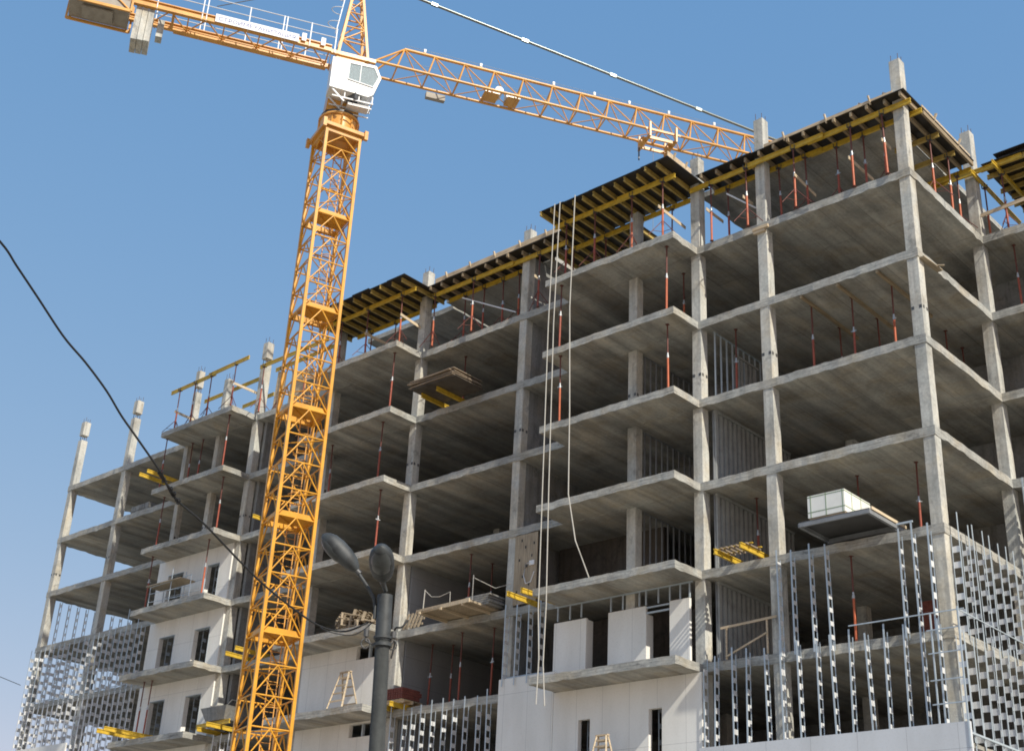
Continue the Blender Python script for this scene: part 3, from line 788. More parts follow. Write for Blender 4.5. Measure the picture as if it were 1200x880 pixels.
# ------------------------------------------------------------------ tower crane
CX, CY = -26.35, -5.0
CR = empty('tower_crane', (CX, CY, GROUND), 'tall yellow lattice tower crane with white cabin', 'crane')
am = math.radians(71.9); S = 1.7
E1 = Vector((math.cos(am), math.sin(am), 0)); E2 = Vector((-math.sin(am), math.cos(am), 0))
def mp(a, c, z): return Vector((CX, CY, 0)) + E1*a + E2*c + Vector((0, 0, z))
hs = S/2; corners = [(-hs, -hs), (hs, -hs), (hs, hs), (-hs, hs)]
MT = 36.6; PH = 1.225; Zp0 = 12.33-14.7
for a, c in corners: part(MB().bar(mp(a, c, GROUND), mp(a, c, MT), .135, .135, E1), 'mast_chord', 'cranelow', CR)
zs = []; z = Zp0 - PH*3
while z < MT-.3: zs.append(z); z += PH
for fi in range(4):
    mb = MB(); a0, c0 = corners[fi]; a1, c1 = corners[(fi+1) % 4]
    for z in zs:
        p = mp(a0, c0, z); q = mp(a1, c1, z); m_ = (p+q)/2
        mb.tube([p, q], .036, 6)
        for e in (p, q): mb.tube([m_, e-Vector((0, 0, PH))], .033, 6)
        if z == zs[-1]:
            for e in (p, q): mb.tube([e+Vector((0, 0, .02)), m_+Vector((0, 0, MT-.2-z))], .033, 6)
    if fi == 0:
        for i, z in enumerate(zs):
            a, c = (corners[0], corners[2]) if i % 2 else (corners[1], corners[3])
            mb.tube([mp(*a, z), mp(*c, z)], .026, 6)
    part(mb, 'mast_lattice', 'cranelow', CR)
mb = MB()
z = Zp0
plats = []
while z < MT-2: plats.append(z); z += 4*PH
for z in plats:
    mb = MB()
    for i in range(4):
        a0, c0 = corners[i]; a1, c1 = corners[(i+1) % 4]
        f_ = .9
        mb.bar(mp(a0*f_, c0*f_, z+.12), mp(a1*f_, c1*f_, z+.12), .05, .26)
    mb.bar(mp(-hs*.85, -.2, z+.04), mp(hs*.85, -.2, z+.04), .9, .04)
    part(mb, 'mast_platform', 'cranelow', CR)
lad = MB()
lx, ly = .28, .35
for sgn in (-1, 1): lad.bar(mp(lx+sgn*.2, ly, GROUND), mp(lx+sgn*.2, ly, MT), .04, .04, E1)
z = GROUND+.2
while z < MT: lad.tube([mp(lx-.2, ly, z), mp(lx+.2, ly, z)], .014, 5); z += .3
z = GROUND+1.2
while z < MT:
    lad.tube([mp(lx+.36*math.cos(t), ly-.05-.36*math.sin(t)*1.3, z) for t in [PI*i/8 for i in range(9)]], .02, 5); z += .9
part(lad, 'mast_ladder', 'crane', CR)

aj = math.radians(60.5)
D = Vector((math.cos(aj), math.sin(aj), 0)); NN = Vector((math.sin(aj), -math.cos(aj), 0))
def jp(s, n, z): return Vector((CX, CY, 0)) + D*s + NN*n + Vector((0, 0, z))
# slewing support: square platform, ring, turntable
mb = MB()
ps = 1.06
pc = [mp(sa*ps, sc_*ps, 0) for sa, sc_ in ((-1, -1), (1, -1), (1, 1), (-1, 1))]
mb.prism([(p.x, p.y) for p in pc], 36.65, 36.83)
tp = [mp(sa*.85, sc_*.85, 0) for sa, sc_ in ((-1, -1), (1, -1), (1, 1), (-1, 1))]
for i in range(4):
    a, c = tp[i], tp[(i+1) % 4]; mb.bar(a+Vector((0, 0, 36.52)), c+Vector((0, 0, 36.52)), .12, .24)
for p in pc: mb.bar(p+Vector((0, 0, 36.45)), p+Vector((0, 0, 36.93)), .17, .17, E1)
part(mb, 'slewing_platform', 'crane', CR)
ring = MB(); n = 24
def cyl(mb, r0, r1, z0, z1, n=24):
    vs = []
    for z, r in ((z0, r0), (z1, r1)):
        for k in range(n): vs.append((CX+r*math.cos(2*PI*k/n), CY+r*math.sin(2*PI*k/n), z))
    mb.add(vs, [(k, (k+1) % n, n+(k+1) % n, n+k) for k in range(n)], True); mb.add(vs[:n], [tuple(range(n))[::-1]]); mb.add(vs[n:], [tuple(range(n))])
cyl(ring, .90, .93, 36.835, 37.55); cyl(ring, 1.0, 1.0, 37.56, 37.68)
for k in range(12):
    t = 2*PI*k/12; ring.bar((CX+.95*math.cos(t), CY+.95*math.sin(t), 36.84), (CX+.95*math.cos(t), CY+.95*math.sin(t), 37.5), .05, .09)
part(ring, 'slewing_ring', 'crane', CR)
rg = MB(); cyl(rg, .93, .93, 37.69, 37.85); part(rg, 'ring_bearing', 'steel', CR)
mb = MB()
lo = [jp(-.8, .65, 37.86), jp(.8, .65, 37.86), jp(.8, -.65, 37.86), jp(-.8, -.65, 37.86)]
hi = [jp(-.6, .6, 41.2), jp(.8, .6, 41.2), jp(.8, -.6, 41.2), jp(-.6, -.6, 41.2)]
mb.add(lo+hi, [(3, 2, 1, 0)] + [(i, (i+1) % 4, 4+(i+1) % 4, 4+i) for i in range(4)] + [(4, 5, 6, 7)])
part(mb, 'slewing_column', 'crane', CR)
# cabin
cab = [(-.88, 38.52), (1.0, 38.40), (1.24, 38.58), (1.55, 39.65), (1.26, 40.30), (-.88, 40.26)]
def cprism(prof, n0, n1):
    mb = MB(); n = len(prof)
    vs = [jp(s, n1, z) for s, z in prof] + [jp(s, n0, z) for s, z in prof]
    mb.add(vs, [tuple(range(n)), tuple(range(2*n-1, n-1, -1))] + [((i+1) % n, i, n+i, n+(i+1) % n) for i in range(n)])
    return mb
cb = part(cprism(cab, .66, 1.60), 'cabin', 'cabin', CR)
wp = [(-.05, 39.15), (1.2, 39.0), (1.42, 39.63), (1.18, 40.14), (-.05, 40.1)]
part(cprism(wp, 1.603, 1.62), 'cabin_window', 'glass', cb)
mb = MB()
for i in range(5):
    (s0, z0), (s1, z1) = wp[i], wp[(i+1) % 5]; mb.bar(jp(s0, 1.625, z0), jp(s1, 1.625, z1), .04, .05, NN)
mb.bar(jp(.52, 1.626, 39.1), jp(.52, 1.626, 40.1), .035, .04, NN)
part(mb, 'window_frame', 'rail', cb)
mb = MB()
fw = [(1.31, 38.82), (1.535, 39.6), (1.32, 40.15)]
for (s0, z0), (s1, z1) in zip(fw, fw[1:]):
    mb.add([jp(s0+.02, .75, z0), jp(s0+.02, 1.52, z0), jp(s1+.02, 1.52, z1), jp(s1+.02, .75, z1)], [(0, 1, 2, 3)])
part(mb, 'front_window', 'glass', cb)
mb = MB()
for n_ in (.75, 1.5):
    mb.bar(jp(-.7, n_, 38.1), jp(1.3, n_, 38.1), .06, .06)
    for s in (-.1, .6, 1.25): mb.bar(jp(s, n_, 38.1), jp(s, n_, 38.5), .05, .05, D)
    mb.bar(jp(-.75, n_, 38.5), jp(-.1, n_, 37.9), .07, .07)
    mb.bar(jp(.1, n_, 37.8), jp(1.25, n_, 37.8), .05, .05)
for s in (-.1, .6, 1.25): mb.bar(jp(s, .75, 38.1), jp(s, 1.5, 38.1), .05, .05)
mb.bar(jp(.1, 1.12, 37.95), jp(1.15, 1.12, 37.95), .6, .03)
part(mb, 'cabin_bracket', 'rail', CR)
part(MB().box(-.1, .5, -.2, .2, 0, .35).xform(Matrix.Translation(jp(.3, 1.1, 38.13))), 'heater_box', 'steel', CR)
# head frame (peak)
mb = MB(); ap = 47.2
legs = [(-.55, .6), (.95, .6), (.95, -.6), (-.55, -.6)]
def pk(i, t): s, n_ = legs[i]; return jp(s+(.12-s)*t*.93, n_*(1-t*.9), 41.25+(ap-41.25)*t)
for i in range(4): mb.bar(pk(i, 0), pk(i, 1), .13, .13, D)
nlev = 6
for l in range(nlev):
    t0, t1 = l/nlev, (l+1)/nlev
    for i in range(4):
        j = (i+1) % 4
        mb.tube([pk(i, t0), pk(j, t0)], .04, 6)
        mb.tube([pk(i if l % 2 else j, t0), pk(j if l % 2 else i, t1)], .04, 6)
part(mb, 'peak_frame', 'crane', CR)
mb = MB()
for sgn in (-.18, .18):
    mb.bar(jp(-.75+.0, .35+sgn, 42.8), jp(-.3, .2+sgn, 47), .035, .035, D)
for k in range(12): 
    t = k/12; mb.bar(jp(-.75+.45*t, .17-.15*t, 42.8+4.2*t), jp(-.75+.45*t, .53-.15*t, 42.8+4.2*t), .025, .025, D)
for k in range(4):
    t = .1+k/4*.9; c = Vector(jp(-.75+.45*t, .35-.15*t, 42.8+4.2*t))
    mb.tube([c - D*(.5*math.sin(a)) + NN*(.3*math.cos(a)) for a in [PI*i/8 for i in range(9)]], .02, 5)
part(mb, 'peak_ladder', 'rail', CR)
mb = MB()
for n_ in (-.6, .6): mb.bar(jp(-.9, n_, 41.3), jp(1.35, n_, 41.3), .18, .2)
for s in (-.55, .95): mb.bar(jp(s, -.7, 41.3), jp(s, .7, 41.3), .14, .18)
part(mb, 'head_beam', 'crane', CR)
# jib
JE = 32.0; zb, zt = 41.4, 43.02
for n_ in (-.6, .6): part(MB().tube([jp(1.3, n_, zb), jp(JE, n_, zb)], .075, 10), 'jib_bottom_chord', 'crane', CR)
part(MB().tube([jp(2.84, 0, zt), jp(JE-1, 0, zt)], .085, 8), 'jib_top_chord', 'crane', CR)
mb = MB()
for n_ in (-.6, .6): mb.tube([jp(1.3, n_, zb), jp(2.84, 0, zt)], .05, 6)
s = 2.44
while s < JE-1:
    mb.tube([jp(s, -.6, zb), jp(s, .6, zb)], .04, 6)
    for n_ in (-.6, .6):
        mb.tube([jp(s, n_, zb), jp(s+.4, 0, zt)], .045, 6)
        mb.tube([jp(s+.4, 0, zt), jp(s+1.6, n_, zb)], .033, 6)
    i = int(s/1.6)
    mb.tube([jp(s, -.6 if i % 2 else .6, zb), jp(s+1.6, .6 if i % 2 else -.6, zb)], .026, 6)
    s += 1.6
part(mb, 'jib_lattice', 'crane', CR)
mb = MB()
for s in (3.9, 6.9, 10.9, 13.2, 15.2, 17.5, 20.2):
    c = jp(s, 0, zt+.1); mb.bar(c, c+Vector((0, 0, .2)), .12, .12, D)
part(mb, 'rope_guide', 'rail', CR)
mb = MB(); mb.bar(jp(2.9, .1, zt+.18), jp(24, .1, zt+.18), .012, .012); mb.bar(jp(3, 0, 42.3), jp(30, 0, 42.3), .012, .012)
part(mb, 'trolley_rope', 'steel', CR)
# machinery in the jib
for s0, s1 in ((7.1, 7.9), (8.35, 9.0)): part(MB().bar(jp(s0, -.02, 41.42), jp(s1, -.02, 41.42), .85, .05).bar(jp(s0, -.4, 41.49), jp(s1, -.4, 41.49), .05, .1), 'winch_tray', 'crane', CR)
mb = MB(); mb.tube([jp(7.9, .3, 41.75), jp(7.9, -.35, 41.75)], .22, 12); mb.bar(jp(8.3, 0, 41.62), jp(8.9, 0, 41.62), .5, .3)
part(mb, 'jib_winch', 'rail', CR)
mb = MB().bar(jp(4.3, -.75, 41.12), jp(5.3, -.75, 41.12), .25, .32); part(mb, 'jib_lamp_box', 'winch', CR)
# trolley
tr = part(MB().bar(jp(15.9, .64, 41.38), jp(17.9, .64, 41.38), .06, .1).bar(jp(15.9, -.64, 41.38), jp(17.9, -.64, 41.38), .06, .1), 'trolley', 'crane', CR)
mb = MB()
for s in (16.1, 17.6):
    for n_ in (-.72, .72): mb.bar(jp(s, n_, 40.85), jp(s, n_, 41.75), .16, .09, D)
    mb.bar(jp(s, -.72, 40.95), jp(s, .72, 40.95), .14, .14)
mb.bar(jp(16.1, .5, 40.95), jp(17.6, .5, 40.95), .1, .16); mb.bar(jp(16.1, -.5, 40.95), jp(17.6, -.5, 40.95), .1, .16)
part(mb, 'trolley_frame', 'crane', tr)
for s in (16.1, 17.6): part(MB().tube([jp(s-.1, .2, 40.95), jp(s-.1, -.2, 40.95)], .2, 14), 'sheave', 'crane', tr)
mb = MB().bar(jp(16.0, -.5, 40.9), jp(16.0, -.5, 40.1), .06, .06, D).bar(jp(17.7, -.5, 40.9), jp(17.7, -.5, 39.9), .06, .06, D)
mb.bar(jp(16.6, 0, 40.9), jp(16.6, 0, 30.5), .018, .018, D)
part(mb, 'hoist_rope', 'steel', tr)
# tie bars
def tie(s0, z0, s1, z1, r=.075):
    mb = MB().tube([jp(s0, 0, z0), jp(s1, 0, z1)], r, 10)
    L = math.hypot(s1-s0, z1-z0); k = 3.9
    while k < L:
        t = k/L; p = jp(s0+(s1-s0)*t, 0, z0+(z1-z0)*t); q = jp(s0+(s1-s0)*(t+.35/L), 0, z0+(z1-z0)*(t+.35/L))
        mb.bar(p, q, .13, .16); k += 5.1
    return mb
part(tie(.15, 46.98, 25.5, 42.98), 'tie_bar', 'bar', CR)
part(tie(.1, 46.98, -11.5, 41.7, .05), 'counter_tie', 'steel', CR)
mb = MB().tube([jp(-6.6, .1, 42.7), jp(-4.62, .1, 43.85), jp(-.1, .05, 46.5)], .022, 6); part(mb, 'luffing_rope', 'steel', CR)
# counter-jib: two deep beams with bracing, rails, sign
for n_ in (-.65, .65):
    mb = MB()
    mb.bar(jp(-.9, n_, 41.58), jp(-13.2, n_, 41.58), .2, .05); mb.bar(jp(-.9, n_, 41.24), jp(-13.2, n_, 41.24), .2, .05); mb.bar(jp(-.9, n_, 41.41), jp(-13.2, n_, 41.41), .04, .29)
    part(mb, 'counter_jib_beam', 'crane', CR)
mb = MB(); s = -1.0; i = 0
while s > -8.4:
    mb.bar(jp(s, -.6, 41.35), jp(s, .6, 41.35), .06, .1)
    mb.bar(jp(s, -.6, 41.33), jp(s-.85, .6, 41.33), .05, .05); mb.bar(jp(s-.85, .6, 41.33), jp(s-1.7, -.6, 41.33), .05, .05)
    s -= 1.7; i += 1
mb.bar(jp(-8.5, -.6, 41.4), jp(-8.5, .6, 41.4), .12, .4)
mb.bar(jp(-.9, -.85, 41.30), jp(-8.4, -.85, 41.30), .22, .03)
part(mb, 'counter_jib_bracing', 'crane', CR)
mb = MB()
for n_ in (-.8, .72):
    for z in (42.1, 42.62): mb.tube([jp(-.7, n_, z), jp(-10.2, n_, z)], .022, 6)
    for s in (-.75, -2.0, -3.2, -3.35, -5.0, -7.0, -7.2, -9.3): mb.bar(jp(s, n_, 41.2), jp(s, n_, 42.64), .05, .05, D)
for s in (-1.35, -2.3): mb.bar(jp(s, .78, 41.4), jp(s, .78, 41.85), .22, .05, NN)
part(mb, 'railing', 'rail', CR)
sg = part(MB().bar(jp(-6.58, .79, 41.47), jp(-2.55, .79, 41.47), .02, .46), 'sign', 'signwhite', CR)
cu = bpy.data.curves.new('t', 'FONT'); cu.body = 'СТРОЙМЕХАНИЗАЦИЯ'; cu.size = 1; cu.extrude = .004; cu.offset = .012
to = bpy.data.objects.new('t', cu); COL.objects.link(to)
bpy.context.view_layer.update()
me = bpy.data.meshes.new_from_object(to.evaluated_get(bpy.context.evaluated_depsgraph_get()))
bpy.data.objects.remove(to)
xs = [v.co.x for v in me.vertices]; ys = [v.co.y for v in me.vertices]
sx = 3.72/(max(xs)-min(xs)); sy = .33/(max(ys)-min(ys)); x0 = min(xs); y0 = min(ys)
for v in me.vertices:
    p = jp(-6.43+(v.co.x-x0)*sx, .803+v.co.z*.5, 41.30+(v.co.y-y0)*sy) - root_loc(sg)
    v.co = p
me.materials.clear(); me.materials.append(M['lettering'])
lt = bpy.data.objects.new('lettering', me); COL.objects.link(lt); lt.parent = sg
# counterweights and winch house
for i in range(3):
    s0 = -9.36-.285*i
    part(MB().bar(jp(s0-.14, 0, 39.35-.02*i), jp(s0-.14, 0, 41.3), 1.1, .265, D), 'counterweight', 'counter', CR)
part(MB().bar(jp(-9.0, -.35, 40.25), jp(-9.0, -.35, 41.25), .5, .3, D), 'counterweight', 'counter', CR)
mb = MB().bar(jp(-10.5, 0, 41.35), jp(-13.2, 0, 41.35), 1.5, 1.3); part(mb, 'winch_house', 'winch', CR)
mb = MB()
for n_ in (-.8, .8):
    for z in (40.62, 42.1): mb.bar(jp(-10.4, n_, z), jp(-13.3, n_, z), .09, .14)
    for s in (-10.4, -13.3): mb.bar(jp(s, n_, 40.6), jp(s, n_, 42.1), .12, .1, D)
    mb.bar(jp(-10.5, n_, 40.7), jp(-11.7, n_, 41.7), .05, .06); mb.bar(jp(-11.8, n_, 41.7), jp(-13.2, n_, 40.7), .05, .06)
part(mb, 'winch_frame', 'crane', CR)
part(MB().bar(jp(-11.2, 0, 40.6), jp(-12.6, 0, 40.6), .9, .1), 'winch_base', 'winch', CR)

# ------------------------------------------------------------------ street lamp and cables in the foreground
LX, LY = 5.08, -27.31
ZT = 3.61
SL = empty('street_lamp', (LX+.155, LY+.145, GROUND), 'dark grey street lamp with two oval heads on a concrete pole in the foreground', 'street lamp')
def pl(z): t = (ZT-z)/(ZT-GROUND); return Vector((LX+.155*t, LY+.145*t, z))
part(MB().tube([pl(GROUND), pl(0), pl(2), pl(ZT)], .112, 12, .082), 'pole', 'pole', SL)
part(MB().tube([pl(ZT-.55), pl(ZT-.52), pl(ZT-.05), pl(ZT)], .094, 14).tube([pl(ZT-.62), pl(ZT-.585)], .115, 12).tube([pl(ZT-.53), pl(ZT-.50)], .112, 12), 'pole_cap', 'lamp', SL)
cam_R = Vector((math.cos(.753733), math.sin(.753733), 0)); cam_F = Vector((-math.sin(.753733), math.cos(.753733), 0))
def lp(r, f, z): return Vector((LX, LY, 0)) + cam_R*r + cam_F*f + Vector((0, 0, z))
def head(name, p, d, L, W, Hh, roll=Vector((0, 0, 1))):
    """egg-shaped lantern: p neck point, d axis"""
    d = d.normalized(); r = d.cross(roll).normalized(); u = r.cross(d)
    prof = [(0, .13), (.06, .26), (.18, .40), (.38, .49), (.6, .5), (.78, .44), (.9, .31), (.97, .16), (1, .03)]
    n = 16; mb = MB(); vs = []
    for t, w in prof:
        for k in range(n):
            a = 2*PI*k/n; up = math.sin(a); vs.append(p + d*(L*t) + r*(W*w*math.cos(a)) + u*(Hh*w*up*(1.15 if up > 0 else .8)))
    m = len(prof)
    mb.add(vs, [(i*n+k, i*n+(k+1) % n, (i+1)*n+(k+1) % n, (i+1)*n+k) for i in range(m-1) for k in range(n)], True)
    mb.add(vs[:n], [tuple(range(n))[::-1]]); mb.add(vs[-n:], [tuple(range(n))])
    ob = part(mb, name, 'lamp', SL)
    mb = MB(); vs = []
    prof2 = [(.32, .30), (.45, .43), (.62, .45), (.78, .40), (.9, .27)]
    for t, w in prof2:
        for k in range(9):
            a = PI + PI*k/8; up = math.sin(a); vs.append(p + d*(L*t) + r*(W*w*math.cos(a)*.98) + u*(Hh*w*up*1.06 - .006))
    mb.add(vs, [(i*9+k, i*9+k+1, (i+1)*9+k+1, (i+1)*9+k) for i in range(4) for k in range(8)], True)
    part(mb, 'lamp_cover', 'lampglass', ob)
    mb = MB().tube([p - d*.05, p + d*.06], .035, 8); part(mb, 'neck_clamp', 'steel', ob)
    return ob
n1 = lp(-.36, -.05, 3.88)
head('lamp_head', n1, lp(-.83, -.10, 4.31)-n1, .62, .25, .24)
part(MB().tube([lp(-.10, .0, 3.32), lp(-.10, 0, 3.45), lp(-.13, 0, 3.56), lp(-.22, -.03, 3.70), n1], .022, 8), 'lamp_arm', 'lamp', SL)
n2 = lp(-.03, -.16, 3.74)
head('lamp_head', n2, lp(-.035, -.60, 3.93)-n2, .62, .30, .27)
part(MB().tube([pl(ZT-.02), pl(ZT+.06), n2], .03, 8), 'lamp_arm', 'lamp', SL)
for sgn in (-1, 1):
    mb = MB()
    c = lp(.16*sgn - .02, 0, ZT-.56); mb.tube([lp(.09*sgn, 0, ZT-.6), c, c+Vector((0, 0, .1))], .012, 6); mb.tube([c+Vector((0, 0, .05)), c+Vector((0, 0, .13))], .03, 8)
    cc = [c + cam_R*(.05*math.cos(t)*sgn) + Vector((0, 0, -.03+.06*math.sin(t))) for t in [2*PI*i/10 for i in range(11)]]; mb.tube(cc, .01, 5)
    part(mb, 'insulator', 'steel', SL)

# camera basis (also used to lay out the cable span in front of the building)
f_px = 1563.25592; yaw, pitch, roll = .753733, .445125, .052406
CAM = Vector((16.742636, -37.721044, -.821425))
F = Vector((-math.sin(yaw)*math.cos(pitch), math.cos(yaw)*math.cos(pitch), math.sin(pitch)))
R0 = Vector((math.cos(yaw), math.sin(yaw), 0)); U0 = R0.cross(F)
R = R0*math.cos(roll) + U0*math.sin(roll); U = -R0*math.sin(roll) + U0*math.cos(roll)

def cable(label, pts, r=.0115):
    # smooth (Catmull-Rom) run through the support and sag points
    P = [Vector(p) for p in pts]; out = []
    for i in range(len(P)-1):
        a, b_, c, d_ = P[max(i-1, 0)], P[i], P[i+1], P[min(i+2, len(P)-1)]
        for k in range(6):
            t = k/6; out.append(.5*((2*b_) + (c-a)*t + (2*a-5*b_+4*c-d_)*t*t + (3*b_-a-3*c+d_)*t**3))
    out.append(P[-1])
    return tag(MB().tube(out, r, 6).build('cable', M['black'], None, pts[0]), label, 'cable')
cable('thick black cable sagging from the upper left down to the street lamp pole',
      [(6.35, -33.9, 5.40), (6.04, -33.24, 5.31), (5.84, -32.95, 5.26), (5.65, -32.59, 5.14), (5.48, -32.17, 4.95), (5.40, -31.85, 4.82), (5.31, -31.52, 4.66), (5.19, -31.24, 4.52), (5.17, -31.01, 4.36), (5.10, -30.60, 4.10), (4.97, -30.32, 3.95), (4.95, -29.90, 3.79), (4.82, -29.28, 3.56), (4.72, -28.82, 3.41), (4.67, -28.32, 3.26), (4.69, -27.93, 3.15), (4.74, -27.58, 3.16), (4.87, -27.34, 3.31)])
mb = MB()
kn = [(5.10, -30.62, 4.11), (5.06, -30.55, 4.06), (5.05, -30.44, 3.99), (5.0, -30.36, 3.97), (4.98, -30.28, 3.92)]
for j in range(3):
    mb.tube([Vector(p)+Vector((random.uniform(-.02, .02), random.uniform(-.02, .02), random.uniform(-.02, .02))) for p in kn], .011, 6)
for j in range(5):
    c = Vector(kn[j]); mb.tube([c+Vector((.03*math.cos(t), .01, .03*math.sin(t))) for t in [2*PI*i/8 for i in range(9)]], .007, 5)
tag(mb.build('cable_knot', M['black'], None, kn[0]), 'tangled black knot wound round the sagging cable', 'cable knot')
cable('thin black cable hanging in a loop left of the lamp pole', [(4.69, -27.93, 3.145), (4.80, -27.9, 3.08), (4.92, -27.66, 3.07), (4.90, -27.45, 3.18), (4.90, -27.31, 3.31)], .007)
cable('short black cable looping down the right side of the lamp pole', [(5.20, -27.02, 3.36), (5.18, -27.09, 3.26), (5.11, -27.13, 3.24), (5.07, -27.08, 3.08), (5.05, -27.1, 2.9)], .012)
cable('hair-thin wire from the far left to the edge of the open wing', [(-55.1, -.45, 14.6), (-55.3, -8, 15.9), (-55.6, -20, 18.0)], .018)


# ------------------------------------------------------------------ things on the floors and platforms
def h20_thing(label, p, q, group):
    return beam(label, p, q, group)
# stack of plywood sheets on two yellow beams
ps_ = empty('plywood_stack', (-21.7, -.9, 23.5), 'stack of dark plywood sheets sticking out over the slab edge', 'plywood stack')
for i in range(6):
    z = 23.66+.075*i
    j = random.uniform(-.14, .14)
    part(MB().box(-1.35, 1.35, -.9, .9, z, z+.028).xform(Matrix.Translation((-21.75+j, -.95+j*.6, 0)) @ Matrix.Rotation(random.uniform(-.05, .05), 4, 'Z')), 'plywood_sheet', 'plydark' if i == 0 else 'plyedge', ps_)
    part(MB().box(-22.6+j, -20.8, -1.6+j, -.3, z+.0285, z+.0745), 'gap_shade', 'black', ps_)  # black filler painting the shade in the gap between sheets
GB = 'yellow beams poking out of the floors'
h20_thing('left yellow beam under the jutting plywood stack', (-22.8, -1.35, 23.553), (-22.8, 2.6, 23.553), GB)
h20_thing('right yellow beam under the jutting plywood stack', (-21.75, -1.45, 23.553), (-21.75, 2.6, 23.553), GB)
# timber loading platform with boards
tp_ = empty('loading_platform', (-20.3, -.6, 13.55), 'worn timber loading platform jutting from the floor left of the plywood hoarding', 'platform')
part(MB().box(-21.8, -18.85, -1.55, .5, 13.56, 13.64), 'deck', 'plywood', tp_)
mb = MB()
for x in (-21.6, -20.4, -19.2): mb.bar((x, -1.6, 13.50), (x, 2.0, 13.50), .09, .10)
mb.bar((-21.9, -1.45, 13.60), (-18.8, -1.6, 13.60), .06, .16)
part(mb, 'bearer', 'timber', tp_)
part(MB().tube([(-21.7, -1.3, 13.64), (-21.66, -1.3, 14.54)], .022, 6).tube([(-21.65, -1.3, 14.5), (-21.3, -1.25, 14.2), (-20.9, -1.2, 14.15), (-20.4, -1.1, 14.3), (-20.38, -1.1, 13.64)], .013, 6), 'handrail', 'rope', tp_)
part(MB().tube([(-18.95, -1.3, 13.64), (-18.95, -1.3, 14.7)], .022, 6).tube([(-18.95, -1.3, 14.6), (-18.4, -.6, 14.25), (-18.0, -.1, 14.5)], .013, 6), 'handrail', 'rope', tp_)
bs = empty('board_stack', (-19.3, -.2, 13.65), 'stack of grey boards on the timber loading platform', 'boards')
for i in range(5):
    part(MB().box(-20.0+random.uniform(-.1, .1), -18.6+random.uniform(-.1, .05), -.7, .9, 13.65+.09*i, 13.65+.09*i+.075), 'board', 'wallc', bs)
# steel loading platform with the white crate
lp_ = empty('loading_platform', (-3.0, -.3, 13.6), 'grey steel loading platform jutting out under the white crate', 'platform')
part(MB().box(-4.25, -1.75, -1.45, 1.2, 13.86, 13.92), 'deck', 'steel', lp_)
mb = MB()
for x in (-4.2, -1.76): mb.bar((x, -1.5, 13.80), (x, 2.2, 13.80), .1, .14)
mb.bar((-4.2, -1.47, 13.80), (-1.75, -1.47, 13.80), .08, .13); mb.bar((-4.2, .3, 13.75), (-1.75, .3, 13.75), .08, .16)
part(mb, 'frame', 'dullsteel', lp_)
mb = MB().bar((-1.70, -1.4, 13.93), (-1.70, .9, 13.93), .05, .1)
part(mb, 'edge_rail', 'timber', lp_)
cr = empty('white_crate', (-3.2, -.55, 13.93), 'white wrapped crate with green straps on the steel loading platform', 'crate')
part(MB().box(-3.95, -2.62, -1.35, .35, 14.03, 14.78), 'carton', 'crate', cr)
mb = MB()
for x in (-3.85, -3.3, -2.7): mb.box(x, x+.025, -1.356, .356, 14.025, 14.786)
for z in (14.2, 14.72): mb.box(-3.956, -2.614, -1.3565, .3565, z, z+.025)
for y in (-.9, -.3): mb.box(-3.957, -2.613, y, y+.025, 14.026, 14.787)
part(mb, 'strap', 'strap', cr)
mb = MB()
for y in (-1.25, -.5, .25): mb.box(-3.93, -2.64, y-.05, y+.05, 13.935, 14.028)
part(mb, 'pallet', 'timberx', cr)
# bundles of yellow beams
h20_thing('left yellow beam of the bundle poking out of the narrow bay', (-7.65, -1.25, 13.63), (-7.65, 1.8, 13.63), GB)
h20_thing('right yellow beam of the bundle poking out of the narrow bay', (-6.55, -1.35, 13.63), (-6.55, 1.8, 13.63), GB)
tg = empty('steel_grate', (-7.1, -.9, 13.75), 'dark metal grate lying across the two yellow beams in the narrow bay', 'grate')
mb = MB()
for i in range(7): mb.bar((-7.7+.2*i, -1.1, 13.76), (-7.7+.2*i, -.2, 13.76), .07, .05)
part(mb, 'slat', 'plyedge', tg)
part(MB().bar((-7.8, -.9, 13.80), (-6.35, -.9, 13.80), .1, .03).bar((-7.8, -.35, 13.80), (-6.35, -.35, 13.80), .1, .03), 'batten', 'h20', tg)
for i, (x, y0, z, lab) in enumerate(((-41.86, -3.18, 23.53, 'left of two yellow beams jutting far out above the left balcony'), (-41.1, -3.22, 23.53, 'right of two yellow beams jutting far out above the left balcony'),
        (-41.2, -3.4, 10.32, 'left of two yellow beams jutting far out below the left window openings'), (-40.35, -3.55, 10.32, 'right of two yellow beams jutting far out below the left window openings'),
        (-36.35, -1.15, 10.33, 'left yellow beam under the mortar trough beside the mast'), (-34.9, -1.7, 10.33, 'right yellow beam under the mortar trough beside the mast'),
        (-34.75, -1.3, 13.63, 'yellow beam behind the crane mast, one floor above the mortar trough'), (-33.5, -1.7, 13.63, 'second yellow beam behind the crane mast, one floor above the mortar trough'),
        (-34.1, -1.3, 20.23, 'yellow beam poking out left of the mast, two floors above the others there'),
        (-16.5, -1.95, 13.40, 'left yellow beam jutting out beneath the plywood hoarding'), (-15.75, -2.0, 13.40, 'right yellow beam jutting out beneath the plywood hoarding'))):
    h20_thing(lab, (x, y0, z), (x+random.uniform(-.05, .05), y0+(3.0 if i < 4 else 2.6 if i < 9 else 1.95), z), GB)
for i, (x, lab) in enumerate(((-36.3, 'lower yellow cross beam carrying the mortar trough'), )):
    h20_thing(lab, (-37.0, -.75, 10.54), (-34.2, -.95, 10.54), GB)
